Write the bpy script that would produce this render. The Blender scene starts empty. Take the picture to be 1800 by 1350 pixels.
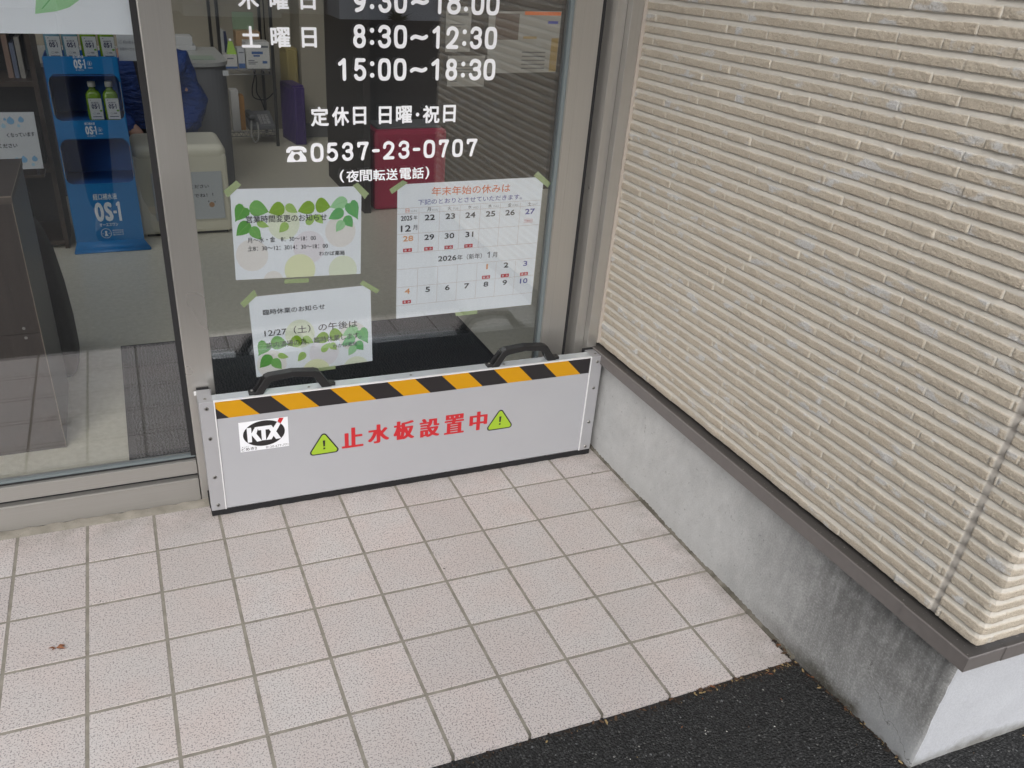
import bpy, bmesh, math, random
import numpy as np
from mathutils import Matrix, Vector
random.seed(7); rng = np.random.default_rng(11)
S = bpy.context.scene
COL = S.collection

# ------------------------------------------------------------------ camera, sky, sun, exposure
cam_data = bpy.data.cameras.new('camera'); cam = bpy.data.objects.new('camera', cam_data); COL.objects.link(cam)
RIGHT = Vector((0.93451358, -0.35280625, 0.04703323)); DOWN = Vector((-0.14201383, -0.49076650, -0.85963964)); FWD = Vector((0.32636857, 0.79666555, -0.50873132))
m3 = Matrix((RIGHT, -DOWN, -FWD)).transposed()
cam.matrix_world = Matrix.Translation((0.364831, -1.852703, 1.272544)) @ m3.to_4x4()
cam_data.sensor_width = 36; cam_data.lens = 36 * 1477.188 / 1800
cam_data.shift_x = 91.156 / 1800; cam_data.shift_y = 92.977 / 1800
cam_data.clip_start = 0.02; cam_data.clip_end = 500
S.camera = cam
S.render.resolution_x = 1024; S.render.resolution_y = 768

W = bpy.data.worlds.new('World'); S.world = W; W.use_nodes = True
nt = W.node_tree; bg = nt.nodes['Background']
sky = nt.nodes.new('ShaderNodeTexSky'); sky.sky_type = 'NISHITA'; sky.sun_disc = False
SUN_EL, SUN_AZ = math.radians(36), math.radians(206)      # azimuth clockwise from +Y
sky.sun_elevation = SUN_EL; sky.sun_rotation = SUN_AZ
sky.air_density = 1.0; sky.dust_density = 4.0; sky.ozone_density = 1.0
hs = nt.nodes.new('ShaderNodeHueSaturation'); hs.inputs['Saturation'].default_value = 0.30
nt.links.new(sky.outputs[0], hs.inputs['Color']); nt.links.new(hs.outputs[0], bg.inputs['Color'])
bg.inputs['Strength'].default_value = 0.15
sl = bpy.data.lights.new('sun', 'SUN'); sl.energy = 0.85; sl.angle = math.radians(60); sl.color = (1.0, 0.97, 0.93)
sun = bpy.data.objects.new('sun', sl); COL.objects.link(sun)
d = Vector((math.sin(SUN_AZ) * math.cos(SUN_EL), math.cos(SUN_AZ) * math.cos(SUN_EL), math.sin(SUN_EL)))
sun.rotation_euler = d.to_track_quat('Z', 'Y').to_euler(); sun.location = (0, -6, 6)
S.view_settings.view_transform = 'Standard'; S.view_settings.look = 'None'
S.view_settings.exposure = 0.62; S.view_settings.gamma = 1.0
try:
    S.cycles.use_denoising = True
    S.cycles.max_bounces = 10; S.cycles.diffuse_bounces = 5; S.cycles.transparent_max_bounces = 12
    S.cycles.caustics_reflective = False; S.cycles.caustics_refractive = False
except Exception: pass

# ------------------------------------------------------------------ helpers
MATS = {}
def mat(name, color=(.5, .5, .5), rough=.5, metal=0., spec=.5, build=None):
    if name in MATS: return MATS[name]
    m = bpy.data.materials.new(name); m.use_nodes = True
    p = m.node_tree.nodes['Principled BSDF']
    p.inputs['Base Color'].default_value = (*color, 1); p.inputs['Roughness'].default_value = rough
    p.inputs['Metallic'].default_value = metal; p.inputs['Specular IOR Level'].default_value = spec
    if build: build(m.node_tree, p)
    MATS[name] = m
    return m
class N:
    """tiny node-graph helper"""
    def __init__(s, t): s.t = t
    def n(s, typ, ins=None, **kw):
        x = s.t.nodes.new(typ)
        for k, v in kw.items(): setattr(x, k, v)
        for k, v in (ins or {}).items():
            if isinstance(v, bpy.types.NodeSocket): s.t.links.new(v, x.inputs[k])
            else: x.inputs[k].default_value = v
        return x
    def coord(s, out='Object'): return s.n('ShaderNodeTexCoord').outputs[out]
    def noise(s, vec, scale, detail=3., rough=.5, out='Fac'):
        return s.n('ShaderNodeTexNoise', {'Vector': vec, 'Scale': scale, 'Detail': detail, 'Roughness': rough}).outputs[out]
    def map(s, vec, scale=(1, 1, 1), loc=(0, 0, 0)): return s.n('ShaderNodeMapping', {'Vector': vec, 'Scale': scale, 'Location': loc}).outputs[0]
    def ramp(s, fac, stops):
        r = s.n('ShaderNodeValToRGB', {'Fac': fac}); e = r.color_ramp.elements
        e[0].position, e[0].color = stops[0][0], (*stops[0][1], 1) if not isinstance(stops[0][1], float) else (stops[0][1],) * 3 + (1,)
        e[1].position, e[1].color = stops[-1][0], (*stops[-1][1], 1) if not isinstance(stops[-1][1], float) else (stops[-1][1],) * 3 + (1,)
        for q, c in stops[1:-1]:
            x = e.new(q); x.color = (*c, 1) if not isinstance(c, float) else (c,) * 3 + (1,)
        return r.outputs['Color']
    def mix(s, fac, a, b, mode='MIX'):
        x = s.t.nodes.new('ShaderNodeMix'); x.data_type = 'RGBA'; x.blend_type = mode
        for i, v in ((0, fac), (6, a), (7, b)):
            if isinstance(v, bpy.types.NodeSocket): s.t.links.new(v, x.inputs[i])
            else: x.inputs[i].default_value = v if i == 0 else (*v, 1)
        return x.outputs[2]
    def math(s, op, a, b=0., c=0.):
        x = s.n('ShaderNodeMath', operation=op)
        for i, v in enumerate((a, b, c)):
            if isinstance(v, bpy.types.NodeSocket): s.t.links.new(v, x.inputs[i])
            else: x.inputs[i].default_value = v
        return x.outputs[0]
    def bump(s, h, strength=.3, dist=.002):
        return s.n('ShaderNodeBump', {'Height': h, 'Strength': strength, 'Distance': dist}).outputs[0]
    def sep(s, v): return s.n('ShaderNodeSeparateXYZ', {'Vector': v}).outputs
    def attr(s, name): return s.n('ShaderNodeAttribute', attribute_name=name).outputs['Fac']
    def link(s, a, b): s.t.links.new(a, b)

def tag(o, label=None, cat=None, group=None, kind=None):
    if label: o['label'] = label
    if cat: o['category'] = cat
    if group: o['group'] = group
    if kind: o['kind'] = kind
    return o
def thing(name, label, cat, loc=(0, 0, 0), rz=0., group=None):
    o = bpy.data.objects.new(name, None); COL.objects.link(o); o.empty_display_size = .05
    o.location = loc; o.rotation_euler = (0, 0, rz)
    bpy.context.view_layer.update()
    return tag(o, label, cat, group)
class MB:
    """collects shapes (world coordinates) and links them as one mesh object"""
    def __init__(s): s.v = []; s.f = []; s.mi = []; s.sm = []
    def add(s, vs, fs, mi=0, smooth=False):
        o = len(s.v); s.v += [tuple(v) for v in vs]; s.f += [tuple(i + o for i in f) for f in fs]
        s.mi += [mi] * len(fs); s.sm += [smooth] * len(fs); return s
    def box(s, x0, x1, y0, y1, z0, z1, mi=0, rot=0., b=0.):
        if b > 0:
            bm = bmesh.new(); bmesh.ops.create_cube(bm, size=1)
            for v in bm.verts: v.co = Vector(((x0 + x1) / 2 + v.co.x * (x1 - x0), (y0 + y1) / 2 + v.co.y * (y1 - y0), (z0 + z1) / 2 + v.co.z * (z1 - z0)))
            bmesh.ops.bevel(bm, geom=bm.edges[:], offset=b, segments=2, affect='EDGES', profile=.6)
            bm.verts.ensure_lookup_table(); bm.verts.index_update()
            vs = [v.co.copy() for v in bm.verts]; fs = [[v.index for v in f.verts] for f in bm.faces]; bm.free()
        else:
            vs = [Vector((x, y, z)) for x in (x0, x1) for y in (y0, y1) for z in (z0, z1)]
            fs = [(0, 1, 3, 2), (4, 6, 7, 5), (0, 4, 5, 1), (2, 3, 7, 6), (0, 2, 6, 4), (1, 5, 7, 3)]
        if rot:
            c = Vector(((x0 + x1) / 2, (y0 + y1) / 2, 0)); M = Matrix.Translation(c) @ Matrix.Rotation(rot, 4, 'Z') @ Matrix.Translation(-c)
            vs = [M @ v for v in vs]
        return s.add(vs, fs, mi)
    def prism(s, pts, y0, y1, mi=0):
        """polygon in x,z (any outline) between depths y0 (front, -Y) and y1"""
        n = len(pts)
        a = sum(pts[i][0] * pts[(i + 1) % n][1] - pts[(i + 1) % n][0] * pts[i][1] for i in range(n))
        if a < 0: pts = pts[::-1]
        vs = [(x, y0, z) for x, z in pts] + [(x, y1, z) for x, z in pts]
        fs = [tuple(range(n)), tuple(range(2 * n - 1, n - 1, -1))] + [((i + 1) % n, i, n + i, n + (i + 1) % n) for i in range(n)]
        return s.add(vs, fs, mi)
    def flat(s, pts, y, mi=0):
        n = len(pts)
        a = sum(pts[i][0] * pts[(i + 1) % n][1] - pts[(i + 1) % n][0] * pts[i][1] for i in range(n))
        if a < 0: pts = pts[::-1]
        return s.add([(x, y, z) for x, z in pts], [tuple(range(n))], mi)
    def extrude_z(s, pts, z0, z1, mi=0):
        n = len(pts)
        a = sum(pts[i][0] * pts[(i + 1) % n][1] - pts[(i + 1) % n][0] * pts[i][1] for i in range(n))
        if a < 0: pts = pts[::-1]
        vs = [(x, y, z0) for x, y in pts] + [(x, y, z1) for x, y in pts]
        fs = [tuple(range(n - 1, -1, -1)), tuple(range(n, 2 * n))] + [(i, (i + 1) % n, n + (i + 1) % n, n + i) for i in range(n)]
        return s.add(vs, fs, mi)
    def tube(s, path, r, seg=8, mi=0, cap=True):
        path = [Vector(p) for p in path]; rr = r if isinstance(r, (list, tuple)) else [r] * len(path)
        vs = []; up = Vector((0, 0, 1)); prev = None
        for i, p in enumerate(path):
            t = (path[min(i + 1, len(path) - 1)] - path[max(i - 1, 0)]).normalized()
            if prev is None:
                a = t.cross(up)
                if a.length < 1e-3: a = t.cross(Vector((1, 0, 0)))
            else: a = prev - t * prev.dot(t)
            a.normalize(); b = t.cross(a); prev = a
            vs += [p + (a * math.cos(2 * math.pi * k / seg) + b * math.sin(2 * math.pi * k / seg)) * rr[i] for k in range(seg)]
        fs = [(i * seg + k, i * seg + (k + 1) % seg, (i + 1) * seg + (k + 1) % seg, (i + 1) * seg + k) for i in range(len(path) - 1) for k in range(seg)]
        s.add(vs, fs, mi, True)
        if cap:
            o = len(s.v) - len(vs)
            s.f += [tuple(o + k for k in range(seg - 1, -1, -1)), tuple(o + len(vs) - seg + k for k in range(seg))]; s.mi += [mi] * 2; s.sm += [False] * 2
        return s
    def lathe(s, prof, c, seg=20, mi=0, sq=0.):
        """profile (r, z); sq>0 squares the section"""
        vs = []
        for r, z in prof:
            for k in range(seg):
                a = 2 * math.pi * k / seg; ca, sa = math.cos(a), math.sin(a)
                q = 1.
                if sq > 0: q = 1 / ((abs(ca) ** (2 + sq * 6) + abs(sa) ** (2 + sq * 6)) ** (1 / (2 + sq * 6)))
                vs.append((c[0] + r * ca * q, c[1] + r * sa * q, c[2] + z))
        n = len(prof)
        fs = [(i * seg + k, i * seg + (k + 1) % seg, (i + 1) * seg + (k + 1) % seg, (i + 1) * seg + k) for i in range(n - 1) for k in range(seg)]
        s.add(vs, fs, mi, True)
        o = len(s.v) - len(vs)
        s.f += [tuple(o + k for k in range(seg - 1, -1, -1)), tuple(o + (n - 1) * seg + k for k in range(seg))]; s.mi += [mi] * 2; s.sm += [False] * 2
        return s
    def build(s, name, mats, parent=None):
        me = bpy.data.meshes.new(name); me.from_pydata(s.v, [], s.f); me.update()
        for m in (mats if isinstance(mats, (list, tuple)) else [mats]): me.materials.append(m)
        me.polygons.foreach_set('material_index', s.mi); me.polygons.foreach_set('use_smooth', s.sm)
        o = bpy.data.objects.new(name, me); COL.objects.link(o)
        if parent:
            o.parent = parent; o.matrix_parent_inverse = parent.matrix_world.inverted()
        return o
def bevel(o, w=.002, seg=2, ang=35):
    b = o.modifiers.new('bevel', 'BEVEL'); b.width = w; b.segments = seg; b.limit_method = 'ANGLE'; b.angle_limit = math.radians(ang); b.harden_normals = False
    return o

# text: glyph outlines of Blender's own built-in font, filled flat and fitted to a measured box
_tc = {}
def text_mesh(s, bold=0., minch=0.):
    k = (s, bold)
    if k in _tc: return _tc[k]
    c = bpy.data.curves.new('text', 'FONT'); c.body = s; c.size = 1; c.dimensions = '2D'; c.fill_mode = 'FRONT'; c.offset = bold; c.resolution_u = 3
    o = bpy.data.objects.new('text', c); COL.objects.link(o)
    dg = bpy.context.evaluated_depsgraph_get(); me = bpy.data.meshes.new_from_object(o.evaluated_get(dg))
    vs = np.array([v.co[:2] for v in me.vertices]); fs = [tuple(p.vertices) for p in me.polygons]
    # keep faces counter-clockwise
    out = []
    for f in fs:
        P = vs[list(f)]; a = np.sum(P[:, 0] * np.roll(P[:, 1], -1) - np.roll(P[:, 0], -1) * P[:, 1])
        out.append(f if a > 0 else f[::-1])
    bpy.data.objects.remove(o); bpy.data.curves.remove(c); bpy.data.meshes.remove(me)
    lo = vs.min(0); hi = vs.max(0)
    _tc[k] = ((vs - lo) / np.maximum(hi - lo, 1e-6), out, (hi - lo))
    return _tc[k]
def put_text(mb, s, lb, w, h, y, mi=0, bold=0.):
    """bold: stroke growth as a share of the glyph height, laid as shifted copies each a hair nearer"""
    v, f, _ = text_mesh(s)
    g = bold * float(np.linalg.norm(h)) * 1.1
    lb, w, h = np.array(lb, float), np.array(w, float), np.array(h, float)
    w2 = w * max(.3, 1 - 2 * g / (np.linalg.norm(w) + 1e-9)); h2 = h * max(.3, 1 - 2 * g / (np.linalg.norm(h) + 1e-9))
    P = lb[None] + (w - w2)[None] / 2 + (h - h2)[None] / 2 + v[:, :1] * w2[None] + v[:, 1:] * h2[None]
    offs = [(0, 0)] if bold <= 0 else ([(-1, 0), (1, 0), (0, -1), (0, 1)] if bold < .012 else [(-1, 0), (1, 0), (0, -1), (0, 1), (-.7, -.7), (.7, .7), (-.7, .7), (.7, -.7)])
    for i, (dx, dz) in enumerate(offs): mb.add([(a + dx * g, y - .00003 * i, b + dz * g) for a, b in P], f, mi)
def txt(mb, s, x, z, h, y, mi=0, bold=0., xs=1., align='l'):
    _, _, wh = text_mesh(s, bold); w = h * wh[0] / wh[1] * xs + h * bold
    if align == 'c': x -= w / 2
    put_text(mb, s, (x, z), (w, 0), (0, h), y, mi, bold)
    return w
def disc(mb, cx, cz, r, y, mi=0, n=28, rz=None):
    rz = rz or r
    mb.flat([(cx + r * math.cos(2 * math.pi * i / n), cz + rz * math.sin(2 * math.pi * i / n)) for i in range(n)], y, mi)
def ring(mb, cx, cz, r, t, y, mi=0, n=32, rz=None):
    rz = rz or r; vs = []
    for i in range(n):
        a = 2 * math.pi * i / n; vs += [(cx + r * math.cos(a), y, cz + rz * math.sin(a)), (cx + (r - t) * math.cos(a), y, cz + (rz - t) * math.sin(a))]
    mb.add(vs, [(2 * i + 1, 2 * i, (2 * i + 2) % (2 * n), (2 * i + 3) % (2 * n)) for i in range(n)], mi)
def cr(pts, n=8):
    """Catmull-Rom through points"""
    P = [np.array(p, float) for p in pts]; P = [2 * P[0] - P[1]] + P + [2 * P[-1] - P[-2]]; out = []
    for i in range(1, len(P) - 2):
        for k in range(n):
            t = k / n; a, b, c, e = P[i - 1], P[i], P[i + 1], P[i + 2]
            out.append(.5 * (2 * b + (c - a) * t + (2 * a - 5 * b + 4 * c - e) * t * t + (3 * b - a - 3 * c + e) * t ** 3))
    return out + [P[-2]]
def stroke(mb, pts, r, y, mi=0):
    P = np.array(pts, float); n = len(P); T = np.gradient(P, axis=0); T /= np.linalg.norm(T, axis=1)[:, None] + 1e-12
    Nn = np.stack([-T[:, 1], T[:, 0]], 1)
    L = P + Nn * r; R = P - Nn * r; K = 8
    a0 = math.atan2(-Nn[0, 1] * -1, Nn[0, 0]); poly = list(R)
    b = math.atan2(-Nn[-1, 1], -Nn[-1, 0]); poly += [P[-1] + r * np.array([math.cos(b + math.pi * i / K), math.sin(b + math.pi * i / K)]) for i in range(1, K)]
    poly += list(L[::-1]); b = math.atan2(Nn[0, 1], Nn[0, 0])
    poly += [P[0] + r * np.array([math.cos(b + math.pi * i / K), math.sin(b + math.pi * i / K)]) for i in range(1, K)]
    # strip faces: body quads plus two caps
    vs = [(p[0], y, p[1]) for p in R] + [(p[0], y, p[1]) for p in L]
    fs = [(i, i + 1, n + i + 1, n + i) for i in range(n - 1)]
    mb.add(vs, fs, mi)
    capE = [R[-1]] + [P[-1] + r * np.array([math.cos(c), math.sin(c)]) for c in np.linspace(math.atan2(-Nn[-1, 1], -Nn[-1, 0]), math.atan2(-Nn[-1, 1], -Nn[-1, 0]) + math.pi, K)][1:-1] + [L[-1]]
    capS = [L[0]] + [P[0] + r * np.array([math.cos(c), math.sin(c)]) for c in np.linspace(math.atan2(Nn[0, 1], Nn[0, 0]), math.atan2(Nn[0, 1], Nn[0, 0]) + math.pi, K)][1:-1] + [R[0]]
    for c in (capE, capS): mb.add([(p[0], y, p[1]) for p in c], [tuple(range(len(c)))], mi)
def ell(cx, cy, rx, ry, a0, a1, n=14):
    return [(cx + rx * math.cos(math.radians(a0 + (a1 - a0) * i / n)), cy + ry * math.sin(math.radians(a0 + (a1 - a0) * i / n))) for i in range(n + 1)]
GLY = {   # rounded-gothic figures as strokes on a unit box; 'O' entries are closed rings
    '0': [('O', .5, .5, .5, .5, 3.0)],
    '1': [[(0, .80), (.5, .89), (1, 1)], [(1, 1), (1, 0)]],
    '2': [cr([(0, .70), (.10, .90), (.5, 1), (.9, .88), (.97, .68), (.75, .42), (.4, .20), (0, 0)], 6), [(0, 0), (1, 0)]],
    '3': [cr([(.02, .80), (.18, .95), (.5, 1), (.85, .92), (.95, .75), (.82, .59), (.42, .53)], 6), cr([(.42, .53), (.82, .49), (1, .28), (.85, .08), (.5, 0), (.15, .06), (0, .22)], 6)],
    '5': [[(.93, 1), (.16, 1)], [(.16, 1), (.07, .52)], cr([(.07, .52), (.3, .62), (.6, .63), (.9, .5), (1, .3), (.88, .1), (.5, 0), (.15, .05), (0, .17)], 6)],
    '7': [[(0, .84), (0, 1)], [(0, 1), (1, 1)], cr([(1, 1), (.7, .6), (.42, 0)], 6)],
    '8': [('O', .5, .77, .43, .23, 2.2), ('O', .5, .27, .5, .27, 2.2)],
    '9': [('O', .5, .68, .5, .32, 2.3), cr([(1, .66), (.9, .35), (.65, .1), (.15, 0)], 6)],
    '~': [cr([(0, .28), (.12, .5), (.28, .58), (.5, .45), (.7, .32), (.88, .42), (1, .62)], 6)],
    '-': [[(0, .5), (1, .5)]],
}
def superell(cx, cy, rx, ry, p, n=40):
    o = []
    for i in range(n):
        a = 2 * math.pi * i / n; c, s_ = math.cos(a), math.sin(a)
        o.append((cx + rx * abs(c) ** (2 / p) * (1 if c >= 0 else -1), cy + ry * abs(s_) ** (2 / p) * (1 if s_ >= 0 else -1)))
    return o
def figure(mb, ch, x0, x1, z0, z1, r, y, mi=0):
    if ch == ':':
        for zz in (.245, .76): disc(mb, (x0 + x1) / 2, z0 + (z1 - z0) * zz, r * 1.25, y, mi, 20)
        return
    if ch == '~': zc = (z0 + z1) / 2; hh = (z1 - z0) * .42; z0, z1 = zc - hh / 2, zc + hh / 2
    ax, bx, az, bz = x0 + r, x1 - r, z0 + r, z1 - r
    f = lambda p: (ax + (bx - ax) * p[0], az + (bz - az) * p[1])
    for k, st in enumerate(GLY[ch]):
        yy = y - .00004 * k
        if isinstance(st, tuple):
            _, cx, cz, rx, rz, p = st
            c = f((cx, cz)); RX, RZ = rx * (bx - ax), rz * (bz - az)
            o = superell(c[0], c[1], RX + r, RZ + r, p); i_ = superell(c[0], c[1], RX - r, RZ - r, p); n = len(o)
            mb.add([(a, yy, b) for a, b in o] + [(a, yy, b) for a, b in i_], [(i, (i + 1) % n, n + (i + 1) % n, n + i) for i in range(n)], mi)
        else:
            P = [f(q) for q in st]
            if len(P) == 2: P = [tuple(np.array(P[0]) * (1 - t) + np.array(P[1]) * t) for t in np.linspace(0, 1, 4)]
            stroke(mb, P, r, yy, mi)

# ------------------------------------------------------------------ materials
def _alu(t, p):
    n = N(t); c = n.coord(); v = n.map(c, (220, 220, 1.2)); f = n.noise(v, 4., 2.)
    s2 = n.noise(c, 3., 3.)
    n.link(n.mix(f, (.43, .418, .398), (.50, .487, .465)), p.inputs['Base Color'])
    n.link(n.ramp(s2, [(.3, .26), (.7, .38)]), p.inputs['Roughness'])
M_ALU = mat('stainless_beige', metal=.7, rough=.28, build=_alu)
def _alu2(t, p):
    n = N(t); c = n.coord(); v = n.map(c, (1.2, 200, 200)); f = n.noise(v, 4., 2.)
    n.link(n.mix(f, (.315, .306, .290), (.37, .362, .345)), p.inputs['Base Color'])
M_ALUH = mat('stainless_beige_rail', metal=.5, rough=.36, build=_alu2)
M_GASKET = mat('blue_grey_gasket', (.16, .19, .20), .4)
M_BLACK = mat('black_rubber', (.012, .012, .014), .7)
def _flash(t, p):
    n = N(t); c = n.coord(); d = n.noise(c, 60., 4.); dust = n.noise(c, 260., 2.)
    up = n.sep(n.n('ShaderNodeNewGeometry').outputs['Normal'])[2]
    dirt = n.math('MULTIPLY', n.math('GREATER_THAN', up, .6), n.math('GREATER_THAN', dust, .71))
    top_shade = n.math('MULTIPLY', n.math('GREATER_THAN', up, .8), .68)  # shade below the siding, put into the colour of the up-facing metal
    n.link(n.mix(dirt, n.mix(top_shade, n.mix(d, (.150, .138, .134), (.185, .170, .165)), (.028, .027, .026)), (.26, .25, .23)), p.inputs['Base Color'])
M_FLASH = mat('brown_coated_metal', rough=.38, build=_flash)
M_CAULK = mat('beige_caulk', (.40, .36, .32), .75)

def _glass():
    m = bpy.data.materials.new('window_glass'); m.use_nodes = True; t = m.node_tree; t.nodes.clear(); n = N(t)
    out = n.n('ShaderNodeOutputMaterial'); fr = n.n('ShaderNodeFresnel', {'IOR': 1.58})
    tr = n.n('ShaderNodeBsdfTransparent', {'Color': (.955, .965, .968, 1)}); gl = n.n('ShaderNodeBsdfGlossy', {'Color': (.93, .95, .97, 1), 'Roughness': 0.0})
    # fresnel node misreads back faces of a closed pane, so take the incidence angle itself
    g = n.n('ShaderNodeNewGeometry'); dp = n.n('ShaderNodeVectorMath', {0: g.outputs['Incoming'], 1: g.outputs['Normal']}, operation='DOT_PRODUCT')
    c = n.math('ABSOLUTE', dp.outputs['Value']); k = n.math('POWER', n.math('SUBTRACT', 1., c), 5.)
    f = n.math('ADD', .115, n.math('MULTIPLY', k, .93))
    mx = n.n('ShaderNodeMixShader', {0: f, 1: tr.outputs[0], 2: gl.outputs[0]}); n.link(mx.outputs[0], out.inputs[0]); t.nodes.remove(fr)
    return m
M_GLASS = _glass()
M_VINYL = mat('white_vinyl', (.88, .90, .95), .45)

def _tile(t, p):
    n = N(t); c = n.coord(); big = n.noise(c, 9., 2.); til = n.attr('tint')
    base = n.mix(n.ramp(big, [(.35, 0.), (.65, 1.)]), (.605, .578, .574), (.618, .556, .542))
    base = n.mix(til, base, (.525, .485, .476))
    v1 = n.n('ShaderNodeTexVoronoi', {'Vector': n.mix(.02, c, n.noise(c, 700., 1., out='Color')), 'Scale': 270., 'Randomness': 1.}); nz = n.noise(c, 300., 2.); n2 = n.n('ShaderNodeSeparateColor', {'Color': v1.outputs['Color']}).outputs[0]
    sp = n.ramp(n.noise(c, 300., 1.5, .6), [(.555, 0.), (.60, 1.)])
    base = n.mix(n.math('MULTIPLY', sp, .72), base, (.16, .15, .155))
    v2 = n.n('ShaderNodeTexVoronoi', {'Vector': n.map(c, (1, 1, 1), (5.3, 2.1, 0)), 'Scale': 300.})
    sp2 = n.math('MULTIPLY', n.math('LESS_THAN', v2.outputs['Distance'], .20), .4)
    base = n.mix(sp2, base, (.42, .27, .24))
    wear = n.noise(n.map(c, (1, 1, 1), (3, 8, 0)), 2.2, 4.)
    base = n.mix(n.ramp(wear, [(.42, 0.), (.75, .22)]), base, (.40, .38, .36))
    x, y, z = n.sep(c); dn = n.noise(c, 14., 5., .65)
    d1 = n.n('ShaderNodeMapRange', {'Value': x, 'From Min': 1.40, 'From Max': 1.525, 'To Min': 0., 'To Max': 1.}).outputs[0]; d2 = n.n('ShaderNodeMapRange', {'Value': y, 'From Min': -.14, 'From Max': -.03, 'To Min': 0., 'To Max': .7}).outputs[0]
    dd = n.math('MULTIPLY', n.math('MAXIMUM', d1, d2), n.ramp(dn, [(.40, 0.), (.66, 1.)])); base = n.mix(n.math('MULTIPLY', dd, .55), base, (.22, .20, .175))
    spot = n.ramp(n.noise(n.map(c, (1, 1, 1), (9, 4, 0)), 38., 2.), [(.76, 0.), (.79, 1.)]); base = n.mix(n.math('MULTIPLY', spot, .35), base, (.24, .21, .19))
    n.link(base, p.inputs['Base Color']); n.link(n.bump(nz, .10, .0006), p.inputs['Normal'])
M_TILE = mat('speckled_pink_tile', rough=.55, spec=.35, build=_tile)
def _grout(t, p):
    n = N(t); c = n.coord(); a = n.noise(c, 26., 4.); b = n.noise(c, 300., 3.)
    col = n.mix(n.ramp(a, [(.35, 0.), (.7, 1.)]), (.32, .298, .258), (.215, .20, .17))
    x, y, z = n.sep(c); wl = n.math('MULTIPLY', n.math('GREATER_THAN', x, 1.5265), n.ramp(n.noise(c, 20., 4., .6), [(.35, .35), (.6, .95)]))  # dark line at the wall joint, contact shadow put into the grout colour
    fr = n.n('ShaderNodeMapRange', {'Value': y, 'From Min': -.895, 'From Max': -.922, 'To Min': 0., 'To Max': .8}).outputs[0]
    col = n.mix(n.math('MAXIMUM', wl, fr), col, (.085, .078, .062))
    n.link(n.mix(n.ramp(b, [(.62, 0.), (.72, .6)]), col, (.10, .095, .085)), p.inputs['Base Color']); n.link(n.bump(b, .4, .001), p.inputs['Normal'])
M_GROUT = mat('grey_grout', rough=.9, build=_grout)
def _asph(t, p):
    n = N(t); c = n.coord()
    v = n.n('ShaderNodeTexVoronoi', {'Vector': c, 'Scale': 250.}); w = n.n('ShaderNodeTexVoronoi', {'Vector': c, 'Scale': 420.}); lo = n.noise(c, 1.1, 4.)
    cc = n.sep(n.n('ShaderNodeSeparateColor', {'Color': v.outputs['Color']}).inputs[0].links[0].from_socket) if False else None
    val = n.n('ShaderNodeSeparateColor', {'Color': v.outputs['Color']}).outputs[0]
    col = n.ramp(val, [(0., (.018, .0185, .019)), (.6, (.038, .039, .040)), (.90, (.062, .063, .065)), (.98, (.088, .09, .09)), (.998, (.17, .17, .165)), (1., (.3, .3, .29))])
    gap = n.ramp(v.outputs['Distance'], [(.35, 0.), (.75, 1.)])
    col = n.mix(gap, col, (.008, .0085, .009)); col = n.mix(n.ramp(lo, [(.3, 0.), (.8, .35)]), col, (.045, .046, .048))
    x, y, z = n.sep(c); band = n.math('MULTIPLY', n.math('GREATER_THAN', y, -6.9), n.math('LESS_THAN', y, -6.0))
    col = n.mix(n.math('MULTIPLY', band, .6), col, (.012, .012, .013))
    n.link(col, p.inputs['Base Color'])
    h = n.math('ADD', n.math('MULTIPLY', n.math('SUBTRACT', 1., v.outputs['Distance']), 1.), n.math('MULTIPLY', w.outputs['Distance'], -.3))
    n.link(n.bump(h, .9, .004), p.inputs['Normal'])
M_ASPH = mat('asphalt_aggregate', rough=.8, spec=.35, build=_asph)
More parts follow.
